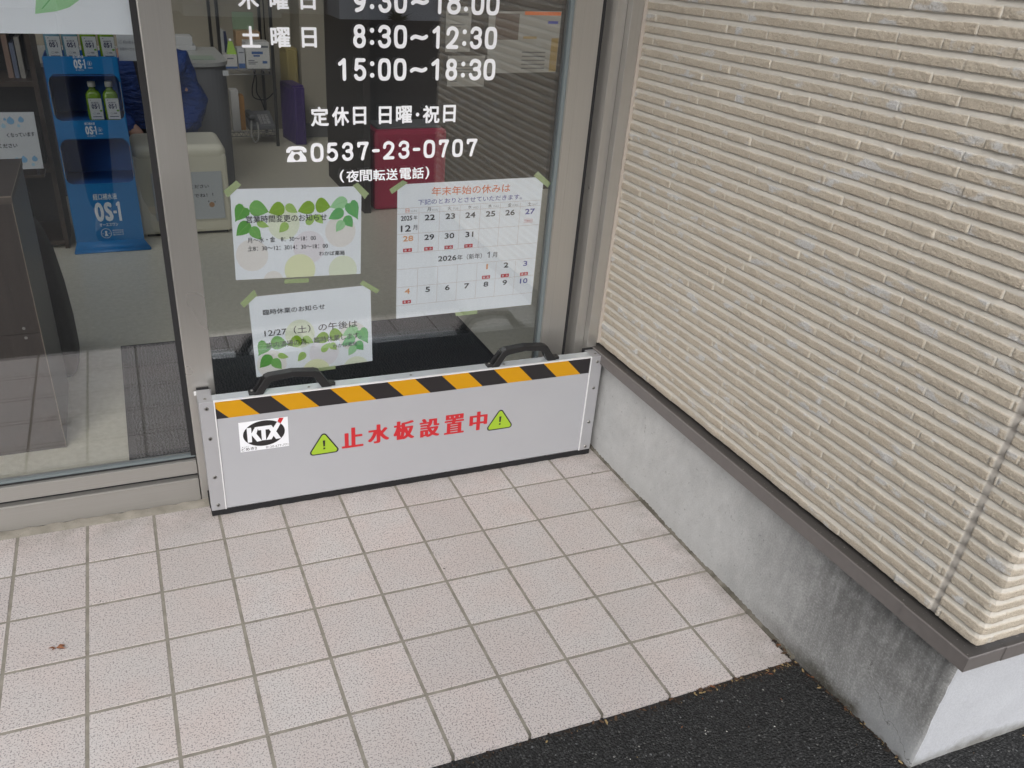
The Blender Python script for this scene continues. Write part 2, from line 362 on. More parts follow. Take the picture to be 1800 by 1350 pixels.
def _conc(t, p):
    n = N(t); c = n.coord(); x, y, z = n.sep(c); fine = n.noise(c, 240., 4., .6); mid = n.noise(c, 16., 5., .6); big = n.noise(n.map(c, (1, 1, .6)), 4.5, 4.)
    base = n.mix(n.ramp(mid, [(.3, 0.), (.7, 1.)]), (.56, .57, .572), (.47, .48, .482))
    # weathered grime on the outer half, below the flashing and towards the ground (moss line)
    yy = n.math('ADD', y, n.math('MULTIPLY', n.math('SUBTRACT', big, .5), .55))
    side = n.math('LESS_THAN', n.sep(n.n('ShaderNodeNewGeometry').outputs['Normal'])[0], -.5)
    g = n.math('MULTIPLY', n.ramp(yy, [(0., 1.), (1., 1.)]), 1.)
    gr = n.n('ShaderNodeMapRange', {'Value': yy, 'From Min': -.62, 'From Max': -1.02, 'To Min': 0., 'To Max': 1.}).outputs[0]
    mott = n.ramp(n.math('ADD', n.math('MULTIPLY', n.noise(c, 30., 6., .7), .5), n.math('MULTIPLY', n.noise(n.map(c, (1, 26, 2.5)), 2.2, 4., .6), .5)), [(.40, 0.), (.56, 1.)])
    up = n.n('ShaderNodeMapRange', {'Value': z, 'From Min': .02, 'From Max': .30, 'To Min': .45, 'To Max': 1.}).outputs[0]
    fac = n.math('MULTIPLY', n.math('MULTIPLY', n.math('MULTIPLY', gr, up), n.math('ADD', .55, n.math('MULTIPLY', mott, .45))), side)
    base = n.mix(n.math('MULTIPLY', fac, .88), base, (.085, .085, .085))
    # pale bloom + dark moss along the foot
    zz = n.math('ADD', z, n.math('MULTIPLY', n.math('SUBTRACT', mid, .5), .09))
    wn = n.n('ShaderNodeMapRange', {'Value': y, 'From Min': -.75, 'From Max': -1.0, 'To Min': 0., 'To Max': 1.}).outputs[0]
    foot = n.n('ShaderNodeMapRange', {'Value': zz, 'From Min': .055, 'From Max': .02, 'To Min': 0., 'To Max': 1.}).outputs[0]
    base = n.mix(n.math('MULTIPLY', n.math('MULTIPLY', foot, n.math('ADD', .12, wn)), .85), base, (.055, .050, .035))
    pits = n.ramp(n.noise(c, 110., 3.), [(.66, 0.), (.72, 1.)])
    base = n.mix(n.math('MULTIPLY', pits, .35), base, (.12, .12, .12))
    base = n.mix(n.math('MULTIPLY', n.ramp(fine, [(.42, .38), (.58, 0.)]), n.math('ADD', .22, n.math('MULTIPLY', gr, .78))), base, (.10, .10, .10))
    base = n.mix(n.math('MULTIPLY', n.ramp(fine, [(.56, 0.), (.70, .32)]), gr), base, (.55, .56, .56))
    bl = n.noise(n.map(c, (1, 1, 1.4)), 7., 4., .6); lowc = n.n('ShaderNodeMapRange', {'Value': z, 'From Min': .14, 'From Max': .05, 'To Min': 0., 'To Max': 1.}).outputs[0]; near = n.n('ShaderNodeMapRange', {'Value': y, 'From Min': -1.02, 'From Max': -1.16, 'To Min': 0., 'To Max': 1.}).outputs[0]
    base = n.mix(n.math('MULTIPLY', n.math('MULTIPLY', n.math('MULTIPLY', lowc, near), n.ramp(bl, [(.45, 0.), (.52, .85)])), side), base, (.33, .345, .36))
    base = n.mix(n.math('MULTIPLY', n.math('SUBTRACT', 1., side), .72), base, n.mix(foot, (.58, .605, .66), (.30, .30, .29)))  # pale blue skylight on the street face, put into the concrete colour
    cw = n.math('ADD', n.math('ADD', y, n.math('MULTIPLY', z, -1.15)), n.math('MULTIPLY', n.math('SUBTRACT', n.noise(c, 9., 5., .7), .5), .16))
    crk = n.math('MULTIPLY', n.math('LESS_THAN', n.math('ABSOLUTE', n.math('ADD', cw, 1.245)), .0013), n.math('LESS_THAN', z, .15)); base = n.mix(n.math('MULTIPLY', n.math('MULTIPLY', crk, side), .55), base, (.04, .038, .036))
    n.link(base, p.inputs['Base Color']); n.link(n.bump(n.math('ADD', fine, n.math('MULTIPLY', mid, .5)), .35, .0025), p.inputs['Normal'])
M_CONC = mat('stained_concrete', rough=.85, spec=.3, build=_conc)
def _siding(t, p):
    n = N(t); c = n.coord(); br = n.attr('brick'); ti = n.attr('tint'); ck = n.attr('caulk')
    fine = n.noise(c, 420., 3., .7); mid = n.noise(c, 120., 3.)
    blot = n.noise(n.map(c, (1, 1, 2.2)), 17., 3., .55)
    blot = n.math('ADD', blot, n.math('MULTIPLY', n.math('SUBTRACT', ti, .5), .30))
    tan = n.mix(ti, (.515, .455, .372), (.560, .505, .420))
    col = n.mix(n.ramp(blot, [(.60, 0.), (.675, .85)]), tan, (.585, .595, .60))
    col = n.mix(n.ramp(n.noise(c, 9., 2.), [(.55, 0.), (.75, .25)]), col, (.42, .335, .25))
    col = n.mix(n.ramp(fine, [(.36, .45), (.52, 0.)]), col, (.32, .27, .21))
    col = n.mix(n.ramp(fine, [(.60, 0.), (.72, .5)]), col, (.74, .69, .60))
    gro = n.mix(mid, (.545, .520, .470), (.59, .565, .515))
    col = n.mix(br, gro, col); col = n.mix(ck, col, (.42, .395, .36))
    n.link(col, p.inputs['Base Color']); n.link(n.bump(n.math('MULTIPLY', fine, br), .8, .0022), p.inputs['Normal'])
M_SIDE = mat('split_stone_siding', rough=.85, spec=.25, build=_siding)
def _panel(t, p):
    n = N(t); c = n.coord(); a = n.noise(n.map(c, (1, 1, 1.6)), 5., 4., .6); b = n.noise(n.map(c, (3, 1, 60)), 12., 3.)
    n.link(n.mix(a, (.370, .379, .408), (.400, .409, .438)), p.inputs['Base Color'])
    r = n.math('ADD', .15, n.math('MULTIPLY', n.math('ADD', a, n.math('MULTIPLY', b, .3)), .11)); n.link(r, p.inputs['Roughness']); p.inputs['Coat Weight'].default_value = .6; p.inputs['Coat Roughness'].default_value = .06
M_PANEL = mat('silver_composite_panel', rough=.20, spec=.5, build=_panel)
M_ANOD = mat('anodised_aluminium', (.42, .425, .45), .36, .35)
M_EDGE = mat('polished_aluminium_edge', (.86, .87, .89), .3, .3)
M_YEL = mat('amber_tape', (.545, .270, .001), .3)
M_BLK = mat('black_tape', (.018, .016, .018), .3)
M_PLAST = mat('black_plastic_grip', (.014, .014, .015), .42)
M_STEEL = mat('screw_steel', (.30, .295, .28), .3, .9)
M_STEELD = mat('screw_socket', (.03, .03, .03), .5)
M_WHITE = mat('white_sticker', (.80, .82, .87), .4)
M_INK = mat('dark_ink', (.022, .022, .03), .5)
M_RED = mat('red_print', (.52, .022, .030), .4)
M_LIME = mat('lime_warning_green', (.33, .50, .032), .4)
def _paper(t, p):
    n = N(t); c = n.coord(); a = n.noise(n.map(c, (60, 1, 2)), 2., 2.)
    n.link(n.mix(a, (.80, .85, .92), (.86, .90, .96)), p.inputs['Base Color'])
    n.link(n.bump(n.noise(c, 9., 2.), .25, .004), p.inputs['Normal'])
M_PAPER = mat('copy_paper', rough=.7, build=_paper)
def _tape(t, p):
    n = N(t); c = n.coord(); f = n.noise(n.map(c, (400, 60, 400)), 1.5, 2.)
    n.link(n.mix(f, (.33, .42, .19), (.45, .53, .30)), p.inputs['Base Color'])
M_TAPE = mat('pale_green_masking_tape', rough=.6, build=_tape)
def wood(name, a, b, ax=(40, 40, 2.5), rough=.45):
    def f(t, p):
        n = N(t); c = n.coord(); w = n.noise(n.map(c, ax), 1.6, 5., .65)
        n.link(n.mix(w, a, b), p.inputs['Base Color'])
    return mat(name, rough=rough, build=f)
M_WALNUT = wood('dark_walnut_laminate', (.020, .014, .012), (.055, .040, .034))
M_WALTOP = wood('walnut_top_laminate', (.050, .038, .032), (.085, .066, .055), (2.5, 40, 40))
M_EDGEB = mat('pale_edge_band', (.22, .18, .14), .5)
M_BOOK = wood('brown_bookcase', (.022, .014, .010), (.06, .038, .026))
def _mat(t, p):
    n = N(t); c = n.coord(); w = n.n('ShaderNodeTexWave', {'Vector': n.map(c, (1, 1.6, 1)), 'Scale': 34., 'Distortion': 9., 'Detail': 3., 'Detail Scale': 2.5}); f = n.noise(c, 260., 3.)
    n.link(n.mix(n.math('MULTIPLY', w.outputs['Fac'], f), (.018, .0185, .019), (.20, .204, .21)), p.inputs['Base Color'])
    n.link(n.bump(n.math('ADD', w.outputs['Fac'], n.math('MULTIPLY', f, .8)), .8, .006), p.inputs['Normal'])
M_MAT = mat('ribbed_black_carpet', rough=.95, spec=.15, build=_mat)
def _floor(t, p):
    n = N(t); c = n.coord(); f = n.noise(c, 55., 4., .6); b = n.noise(c, 2.5, 3.)
    n.link(n.mix(n.ramp(f, [(.3, 0.), (.7, 1.)]), n.mix(b, (.50, .475, .375), (.56, .535, .43)), (.64, .615, .51)), p.inputs['Base Color'])
M_FLOOR = mat('olive_vinyl_floor', rough=.32, spec=.4, build=_floor)
M_IWALL = mat('indoor_beige_wall', (.27, .25, .20), .8)
M_CEIL = mat('indoor_ceiling', (.70, .70, .67), .9)
M_DARKW = mat('dark_brown_partition', (.035, .028, .024), .6)
M_BASE = mat('grey_skirting', (.12, .12, .12), .5)
M_BLUE = mat('display_blue_card', (.004, .150, .40), .3)
M_BLUED = mat('display_inner_blue', (.008, .10, .36), .5)
M_CARD = mat('raw_card_edge', (.42, .36, .28), .8)
M_PRINTW = mat('pale_print', (.62, .68, .74), .5)
M_STOOL = mat('ivory_leatherette', (.62, .60, .48), .5)
M_GREY = mat('grey_counter_front', (.15, .155, .165), .55)
M_GREYT = mat('grey_counter_top', (.38, .39, .38), .3)
M_REDS = mat('crimson_vinyl', (.34, .022, .06), .45)
M_JACK = mat('blue_jacket_nylon', (.002, .036, .20), .5, build=lambda t, p: N(t).link(N(t).bump(N(t).noise(N(t).map(N(t).coord(), (1, 1, 2.6)), 22., 4., .6), 1., .03), p.inputs['Normal']))
M_DKCL = mat('dark_trousers', (.012, .012, .018), .8)
M_SKIN = mat('skin', (.48, .29, .21), .5)
M_HAIR = mat('black_hair', (.01, .008, .007), .5)

# ------------------------------------------------------------------ ground
YEDGE = -.921
def ground_z(x, y):
    z = -.012 + .0 * x
    k = max(0., min(1., (x - 1.15) / .4)) * max(0., min(1., (-.80 - y) / .35)) if x < 3 else 0.
    fall = 1. if y > -2.5 else max(0., 1 - (-2.5 - y) / 1.5)
    return z + .036 * k * fall * (max(0., 1 - max(0., x - 2.0) / 1.0))
xs = [-150, -60, -20, -8, -4, -2, -1, -.5] + [i * .05 for i in range(0, 50)] + [2.6, 3, 4, 6, 10, 25, 60, 150]
ys = [-.60, -.80, -.86, -.90, -.93, -.96, -1.0] + [-1.05 - i * .05 for i in range(1, 30)] + [-2.8, -3.5, -5, -8, -14, -25, -60, -150]
mb = MB(); vs = [(x, y, ground_z(x, y)) for y in ys for x in xs]; nx = len(xs)
mb.add(vs, [(j * nx + i, (j + 1) * nx + i, (j + 1) * nx + i + 1, j * nx + i + 1) for j in range(len(ys) - 1) for i in range(nx - 1)], 0, True)
asph = tag(mb.build('asphalt_ground', M_ASPH), kind='structure')

# tiled porch: every tile a raised plate with a worn edge, joints lie lower
p_, gj = .1535, .0072
mb = MB(); tint = []
for r in range(0, 6):
    for c in range(-14, 10):
        x0, x1 = c * p_ + gj / 2, (c + 1) * p_ - gj / 2; y1, y0 = -r * p_ - gj / 2, -(r + 1) * p_ + gj / 2
        if r == 0: y1 = -.006
        if r == 5: y0 = YEDGE
        if c == 9: x1 = 1.5275
        e = .0004; dz = rng.normal(0, .00015)
        vs = [(x0, y0, -.02), (x1, y0, -.02), (x1, y1, -.02), (x0, y1, -.02), (x0, y0, dz - e), (x1, y0, dz - e), (x1, y1, dz - e), (x0, y1, dz - e),
              (x0 + e, y0 + e, dz), (x1 - e, y0 + e, dz), (x1 - e, y1 - e, dz), (x0 + e, y1 - e, dz)]
        fs = [(8, 9, 10, 11)]
        for k in range(4): fs += [(k, (k + 1) % 4, 4 + (k + 1) % 4, 4 + k), (4 + k, 4 + (k + 1) % 4, 8 + (k + 1) % 4, 8 + k)]
        mb.add(vs, fs, 0); tint += [float(np.clip(rng.normal(.28, .22), 0, 1))] * 12
nb = len(mb.v)
mb.box(-2.16, 1.531, YEDGE + .002, .02, -.05, -.0007, 1)
# mortar bead along the sill, lumpy
vs = []; nn = 160
for i in range(nn + 1):
    x = -2.16 + (.445 + 2.16) * i / nn
    a = .0015 * math.sin(i * 1.7) + rng.normal(0, .0008); vs += [(x, -.0058 + a * .8, -.001), (x, .004, .0032 + a), (x, .023, .0045 + a)]
mb.add(vs, [(3 * i + k, 3 * i + 3 + k, 3 * i + 4 + k, 3 * i + 1 + k) for i in range(nn) for k in range(2)], 1, True)
# mortar fillet against the concrete foot
vs = []
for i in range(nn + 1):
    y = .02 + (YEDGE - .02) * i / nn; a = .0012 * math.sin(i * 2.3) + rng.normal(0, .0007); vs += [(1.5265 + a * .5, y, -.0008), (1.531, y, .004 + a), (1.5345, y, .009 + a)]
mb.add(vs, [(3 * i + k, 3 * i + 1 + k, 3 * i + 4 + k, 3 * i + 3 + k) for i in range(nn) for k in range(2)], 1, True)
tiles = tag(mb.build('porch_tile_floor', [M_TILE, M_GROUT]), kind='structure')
at = tiles.data.attributes.new('tint', 'FLOAT', 'POINT'); at.data.foreach_set('value', tint + [0.] * (len(mb.v) - len(tint)))

# ------------------------------------------------------------------ wall with split-stone siding
def vnoise(u, v, seed):
    r_ = np.random.default_rng(seed); G = r_.random((256, 256))
    iu, iv = np.floor(u).astype(int), np.floor(v).astype(int); fu, fv = u - iu, v - iv
    fu = fu * fu * (3 - 2 * fu); fv = fv * fv * (3 - 2 * fv); g = lambda a, b: G[a % 256, b % 256]
    return (g(iu, iv) * (1 - fu) + g(iu + 1, iv) * fu) * (1 - fv) + (g(iu, iv + 1) * (1 - fu) + g(iu + 1, iv + 1) * fu) * fv
PITCH, Z0S = .0237, .3265
COURSES = {}
def brick_layout(k, seed):
    key = (k, seed)
    if key not in COURSES:
        r_ = np.random.default_rng(seed * 1000 + k); e = [-.3 + r_.random() * .15]
        while e[-1] < 3: e.append(e[-1] + r_.choice([.055, .08, .11, .14, .17, .21], p=[.10, .16, .24, .22, .16, .12]) * (.85 + .3 * r_.random()))
        COURSES[key] = (np.array(e), r_.random(len(e)), r_.normal(0, 1, len(e)), r_.normal(0, 1, len(e)))
    return COURSES[key]
def siding_height(T, ZZ, seed):
    """relief (m), brick mask and tint over arrays of along-wall t and height zz above the first course"""
    k = np.floor(ZZ / PITCH).astype(int); v = ZZ / PITCH - k
    H = np.zeros_like(T); B = np.zeros_like(T); TI = np.zeros_like(T)
    for kk in np.unique(k):
        m = k == kk; e, ti, tl, tt = brick_layout(int(kk), seed); t = T[m]; vv = v[m]
        i = np.clip(np.searchsorted(e, t) - 1, 0, len(e) - 2)
        dj = np.minimum(t - e[i], e[i + 1] - t)                      # distance to a joint
        wob = vnoise(t * 95, np.full_like(t, kk * 3.1), seed) - .5; wob2 = vnoise(t * 38, np.full_like(t, kk * 7.7 + 40), seed + 1) - .5
        wob3 = vnoise(t * 210, np.full_like(t, kk * 9.1 + 7), seed + 8) - .5
        chip = np.maximum(0, vnoise(t * 30, np.full_like(t, kk * 2.3 + 90), seed + 5) - .72) * 1.1
        vt = .685 + .030 * wob + .020 * wob2 + .045 * wob3 - chip * .30; vb = .03 + .02 * (vnoise(t * 120, np.full_like(t, kk * 5.), seed + 2) - .5)
        face = np.clip((vt - vv) / .05, 0, 1) * np.clip((vv - vb) / .03, 0, 1) * np.clip((dj - .0005) / .0008, 0, 1)
        gro = np.where(vv >= vt, .0054 - .0025 * np.clip((vv - vt) / (.95 - vt), 0, 1) ** .9, .0029)
        gro = np.where((vv < vb), .0029, gro)
        inside = (vv < vt) & (vv > vb); gro = np.where(inside, .0046, gro)
        zc = ZZ[m]
        rough = (vnoise(t * 230, zc * 300, seed + 3) - .5) * .0007 + (vnoise(t * 60, zc * 90, seed + 4) - .5) * .0008 + (vnoise(t * 450, zc * 520, seed + 6) - .5) * .0009
        tilt = tl[i] * .0007 + tt[i] * .012 * (t - (e[i] + e[i + 1]) / 2) * .35
        fe = np.sort(np.random.default_rng(seed * 77 + int(kk)).uniform(-.4, 3.2, 85)); fi = np.clip(np.searchsorted(fe, t) - 1, 0, 83)
        fr = np.random.default_rng(seed * 99 + int(kk)); ft, fs_, f3 = fr.random(85), fr.normal(0, 1, 85), fr.normal(0, 1, 85)
        sl = (t - (fe[fi] + fe[fi + 1]) / 2) + (vv - .35) * .012 * f3[fi]
        rough = rough + np.clip(fs_[fi] * .014 * sl, -.0005, .0005)
        ti = .45 * ti[i] + .55 * ft[fi]; i_t = ti
        hb = .0064 + rough + np.clip(tilt, -.0016, .0016) + .0004 * np.sin(np.pi * np.clip(vv / .64, 0, 1))
        H[m] = gro * (1 - face) + hb * face; B[m] = face; TI[m] = i_t
    return H, B, TI
def grid_object(P, attrs, name, m, parent, flip=False):
    ny, nx_ = P.shape[:2]
    me = bpy.data.meshes.new(name); idx = np.arange(ny * nx_).reshape(ny, nx_)
    q = np.stack([idx[:-1, :-1], idx[:-1, 1:], idx[1:, 1:], idx[1:, :-1]], -1).reshape(-1, 4)
    if flip: q = q[:, ::-1]
    me.vertices.add(ny * nx_); me.vertices.foreach_set('co', P.reshape(-1).astype(np.float32))
    me.loops.add(q.size); me.loops.foreach_set('vertex_index', q.reshape(-1).astype(np.int32))
    me.polygons.add(len(q)); me.polygons.foreach_set('loop_start', (np.arange(len(q)) * 4).astype(np.int32))
    me.polygons.foreach_set('use_smooth', np.ones(len(q), bool)); me.update(calc_edges=True)
    for a, val in attrs.items(): me.attributes.new(a, 'FLOAT', 'POINT').data.foreach_set('value', val.reshape(-1).astype(np.float32))
    me.materials.append(m); o = bpy.data.objects.new(name, me); COL.objects.link(o)
    if parent: o.parent = parent; o.matrix_parent_inverse = parent.matrix_world.inverted()
    return o
SH = .0105                       # the wall's level rises this much per metre against the sloping porch
XB, YC = 1.530, 1.2330           # base plane of the siding, its outer corner
wall = thing('siding_wall', 'beige split-stone clad wall on a grey concrete foot beside the glass door', 'wall', (1.53, -.6, 0))
def make_side(z0, z1, nz, nt_, name):
    zz = np.linspace(z0, z1, nz); t = np.concatenate([np.linspace(-.022, YC - .012, nt_), np.linspace(YC - .012, YC, 14)[1:]])
    T, ZZ = np.meshgrid(t, zz); H, B, TI = siding_height(T, ZZ, 3)
    Hc, Bc, _ = siding_height(np.full_like(ZZ, .31), ZZ, 77); Hc = np.minimum(Hc, .0064)
    w = np.clip((T - (YC - .006)) / .006, 0, 1)
    H = H * (1 - w) + (Hc - .0022) * w; B = B * (1 - w) + Bc * w
    ck = np.clip((.0062 - np.abs(T - 1.152 - .0015 * np.sin(ZZ * 9))) / .0012, 0, 1)
    lump = .0030 + .0022 * np.sin(np.pi * np.clip((ZZ / PITCH) % 1 / .8, 0, 1))
    H = H * (1 - ck) + lump * ck; B = B * (1 - ck)
    w2 = np.clip((T - (YC - .012)) / .012, 0, 1)
    P = np.stack([XB - H, -(T + w2 * (Hc - .0022)), Z0S + ZZ + SH * T], -1)
    return grid_object(P, {'brick': B, 'tint': TI, 'caulk': ck}, name, M_SIDE, wall, flip=False)
def make_front(z0, z1, nz, nt_, name, xend):
    zz = np.linspace(z0, z1, nz); t = np.concatenate([np.linspace(0, .012, 14), np.linspace(.012, xend, nt_)[1:]])
    T, ZZ = np.meshgrid(t, zz); H, B, TI = siding_height(T + 1.4, ZZ, 9)
    Hc, Bc, _ = siding_height(np.full_like(ZZ, .31), ZZ, 77); Hc = np.minimum(Hc, .0064)
    w = np.clip(1 - T / .006, 0, 1); H = H * (1 - w) + (Hc - .0022) * w; B = B * (1 - w) + Bc * w
    ck = np.clip((.0050 - np.abs(T - .083)) / .0012, 0, 1) * 0
    w2 = np.clip(1 - T / .012, 0, 1)
    P = np.stack([XB + T - w2 * (Hc - .0022), -(YC + H), Z0S + ZZ + SH * YC - SH * T * 0], -1)
    return grid_object(P, {'brick': B, 'tint': TI, 'caulk': ck}, name, M_SIDE, wall, flip=False)
ZT = PITCH * 42
make_side(0., ZT, 880, 600, 'siding_panel')
make_side(ZT, PITCH * 112, 420, 160, 'siding_panel')
make_front(0., ZT, 700, 170, 'siding_panel', .42)
make_front(ZT, PITCH * 112, 420, 40, 'siding_panel', .42)
# underside return of the lowest course, so the first bricks have thickness
mb = MB()
for t0, t1 in ((-.022, YC + .004),): mb.add([(XB - .0012, -t0, Z0S + SH * t0), (XB - .0012, -t1, Z0S + SH * t1), (XB + .03, -t1, Z0S + SH * t1 + .001), (XB + .03, -t0, Z0S + SH * t0 + .001)], [(0, 1, 2, 3)])
mb.build('siding_soffit', mat('siding_core', (.30, .28, .25), .9), wall)
# concrete foot with a slightly uneven face
def conc_grid():
    ny, nz = 200, 44; t = np.linspace(-.03, 1.222, ny); z = np.linspace(-.06, .318, nz); T, ZZ = np.meshgrid(t, z)
    dx = (vnoise(T * 9, ZZ * 9, 21) - .5) * .003 + (vnoise(T * 60, ZZ * 60, 22) - .5) * .0012
    edge = np.clip((T - 1.212) / .010, 0, 1); rag = (vnoise(ZZ * 70, ZZ * 3, 30) - .5) * .004
    P1 = np.stack([1.533 + dx + edge * .003, -(T + edge * rag), ZZ], -1)
    x = np.linspace(0, .6, 90); X, Z2 = np.meshgrid(x, z); dy = (vnoise(X * 12, Z2 * 12, 23) - .5) * .003 + (vnoise(X * 70, Z2 * 70, 24) - .5) * .0012
    e2 = np.clip(1 - X / .010, 0, 1); rag2 = (vnoise(Z2 * 70, Z2 * 3, 30) - .5) * .004
    P2 = np.stack([1.533 + X + e2 * 0.003 * (X <= 1e-9), -(1.222 + (1 - e2) * dy + e2 * rag2), Z2], -1)
    P2[:, 0, :] = P1[:, -1, :]
    P = np.concatenate([P1, P2[:, 1:, :]], 1)
    return grid_object(P, {}, 'concrete_foot', M_CONC, wall, flip=False)
conc_grid()
# bent metal drip flashing: profile swept along the wall and round the corner
prof = [(0.000, .2895), (0.000, .3180), (.0016, .3196), (.045, .3196)]    # (distance inwards from front, z)
mb = MB(); cx_, cy_ = 1.5040, -1.2490
path = [(cx_, .02, 0), (cx_, -1.02, 0)]
def sweep(mb, t0, t1, off=0.):
    vs = []
    for (dn, z) in [(.006, .288)] + prof:
        for t in (t0, t1): vs.append((cx_ + dn + off, -t - (dn if abs(t - 1.249) < 1e-6 else 0) * -1, z + .009 * t))
    n = len(prof) + 1
    mb.add(vs, [(2 * i, 2 * i + 2, 2 * i + 3, 2 * i + 1) for i in range(n - 1)])
sweep(mb, -.02, 1.135); sweep(mb, 1.115, 1.249, -.0012)
vs = []
for (dn, z) in [(.006, .288)] + prof:
    for x in (cx_ - .0012 + dn, 1.70): vs.append((x, cy_ + dn, z + .009 * 1.249))
mb.add(vs, [(2 * i, 2 * i + 1, 2 * i + 3, 2 * i + 2) for i in range(len(prof))])
vs = []
for (dn, z) in [(.006, .288)] + prof:
    for x in (1.585, 2.2): vs.append((x, cy_ + dn - .0012, z + .009 * 1.249 + .0006))
mb.add(vs, [(2 * i, 2 * i + 1, 2 * i + 3, 2 * i + 2) for i in range(len(prof))])
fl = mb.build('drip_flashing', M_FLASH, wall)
mb = MB(); mb.box(1.5155, 1.534, -.004, .02, .33, 2.9)
mb.build('caulk_joint', M_CAULK, wall)

# ------------------------------------------------------------------ glazed front
win = thing('fixed_window', 'left fixed shop window in beige metal frame with low bottom rail', 'window', (-.8, .03, 0))
mb = MB(); mb.box(-2.2, .4255, .024, .06, .002, .0708); mb.box(-2.2, .4255, .021, .024, .066, .0700)
bevel(mb.build('sill', M_ALUH, win), .0012)
mb = MB(); mb.box(-2.2, .4255, .040, .06, .0705, .0835); mb.build('shadow_gap', M_BLACK, win)
mb = MB(); mb.box(-2.2, .4255, .028, .075, .0832, .1205); mb.box(-2.2, .4255, .0265, .028, .0832, .0855)
bevel(mb.build('bottom_rail', M_ALUH, win), .0012)
mb = MB(); mb.box(-2.2, .4255, .0415, .052, .1240, .1300); mb.build('gasket', M_GASKET, win)
mb = MB(); mb.box(-2.2, .4255, .0385, .052, .1206, .1238); mb.build('gasket_seat', M_BLACK, win)
mb = MB(); mb.box(.4150, .4285, .0385, .052, .1300, 2.2); mb.build('gasket', M_BLACK, win)
mb = MB(); mb.box(-2.2, .4270, .0525, .0625, .1206, 2.2); mb.build('glass_pane', M_GLASS, win)
mb = MB(); mb.box(.4275, .4905, .0225, .110, 0.0, 2.25)
bevel(mb.build('mullion', M_ALU, win), .0022)
mb = MB(); mb.box(-2.2, .4275, .028, .09, 2.2, 2.28); bevel(mb.build('head_rail', M_ALUH, win), .0012)
mb = MB(); mb.box(-2.28, -2.2, .022, .10, 0, 2.28); bevel(mb.build('mullion', M_ALU, win), .0022)

door = thing('glass_door', 'right glass sliding door with white opening hours lettering', 'door', (.95, .09, 0))
mb = MB(); mb.box(.4910, 1.3745, .0780, .0890, .03, 2.2); pane = mb.build('glass_pane', M_GLASS, door)
mb = MB(); mb.box(1.3765, 1.4450, .0605, .110, .03, 2.2); mb.box(1.3985, 1.3992, .0600, .0605, .03, 2.2)
bevel(mb.build('stile', M_ALU, door), .0015)
mb = MB(); mb.box(1.3655, 1.3763, .066, .0775, .03, 2.2); mb.build('gasket', M_GASKET, door)
mb = MB(); mb.box(1.3745, 1.3764, .062, .066, .03, 2.2); mb.build('gasket', M_ALU, door)
mb = MB(); mb.box(.4910, 1.4450, .070, .105, .012, .0300); bevel(mb.build('bottom_rail', M_ALUH, door), .001)
mb = MB(); mb.box(.4910, 1.4450, .06, .11, 2.2, 2.28); bevel(mb.build('head_rail', M_ALUH, door), .001)
YL = .0895
ROWS = [('8',.8615,.8895),(':',.899,.9079),('3',.9168,.9464),('0',.9529,.9828),('~',.9903,1.0316),('1',1.0416,1.059),('2',1.0745,1.104),(':',1.1132,1.1228),('3',1.1314,1.1608),('0',1.1677,1.1975)]
ROW2 = [('1',.8267,.8444),('5',.8619,.8898),(':',.8985,.9082),('0',.9167,.9461),('0',.9527,.9825),('~',.9905,1.0318),('1',1.041,1.0597),('8',1.0755,1.1038),(':',1.1135,1.1229),('3',1.1327,1.1634),('0',1.1687,1.1983)]
ROW1 = [('9',.8632,.8911),(':',.8995,.9082),('3',.9176,.9467),('0',.953,.9818),('~',.9908,1.0314),('1',1.0435,1.0609),('8',1.0742,1.1058),(':',1.1142,1.1227),('0',1.1311,1.1617),('0',1.1668,1.1985)]
TEL = [('0',.7592,.7886),('5',.7952,.8217),('3',.831,.8578),('7',.8669,.894),('-',.9018,.9204),('2',.9283,.956),('3',.9654,.9927),('-',1.0005,1.0193),('0',1.0274,1.056),('7',1.0653,1.0904),('0',1.0994,1.1267),('7',1.1358,1.1634)]
mb = MB()
for rows, za, zb in ((ROWS, 1.060, 1.1065), (ROW2, .994, 1.040), (ROW1, 1.1295, 1.176), (TEL, .8228, .8643)):
    for ch, a, b in rows: figure(mb, ch, a, b, za, zb, 0.0040 if rows is not TEL else .0036, YL)
for ch, a, b, z0, z1 in [('定',.7626,.8027,.9,.9413),('休',.8102,.8493,.9003,.9407),('日',.8582,.889,.9018,.9401),('日',.9182,.9486,.9016,.9402),('曜',.9588,.9976,.9023,.9409),('祝',1.0236,1.0647,.9016,.941),('日',1.0735,1.1045,.9024,.9414),
    ('(',.8243,.8347,.7742,.8035),('夜',.8398,.8705,.7741,.8016),('間',.8722,.9015,.775,.8013),('転',.904,.9336,.7747,.8011),('送',.936,.9645,.7747,.8016),('電',.9688,.998,.7753,.8021),('話',1.0001,1.0296,.7754,.8026),(')',1.0332,1.0434,.7737,.8034),
    ('土',.6254,.6642,1.0589,1.0995),('曜',.6853,.7265,1.0594,1.0983),('日',.7504,.7824,1.0599,1.0992),('木',.6241,.6661,1.1302,1.17),('曜',.6877,.7266,1.1308,1.17),('日',.7509,.7826,1.1321,1.1701)]:
    put_text(mb, ch, (a, z0), (b - a, 0), (0, z1 - z0), YL, 0, .026 if z0 > .88 else .018)
disc(mb, 1.0106, .9213, .0042, YL)
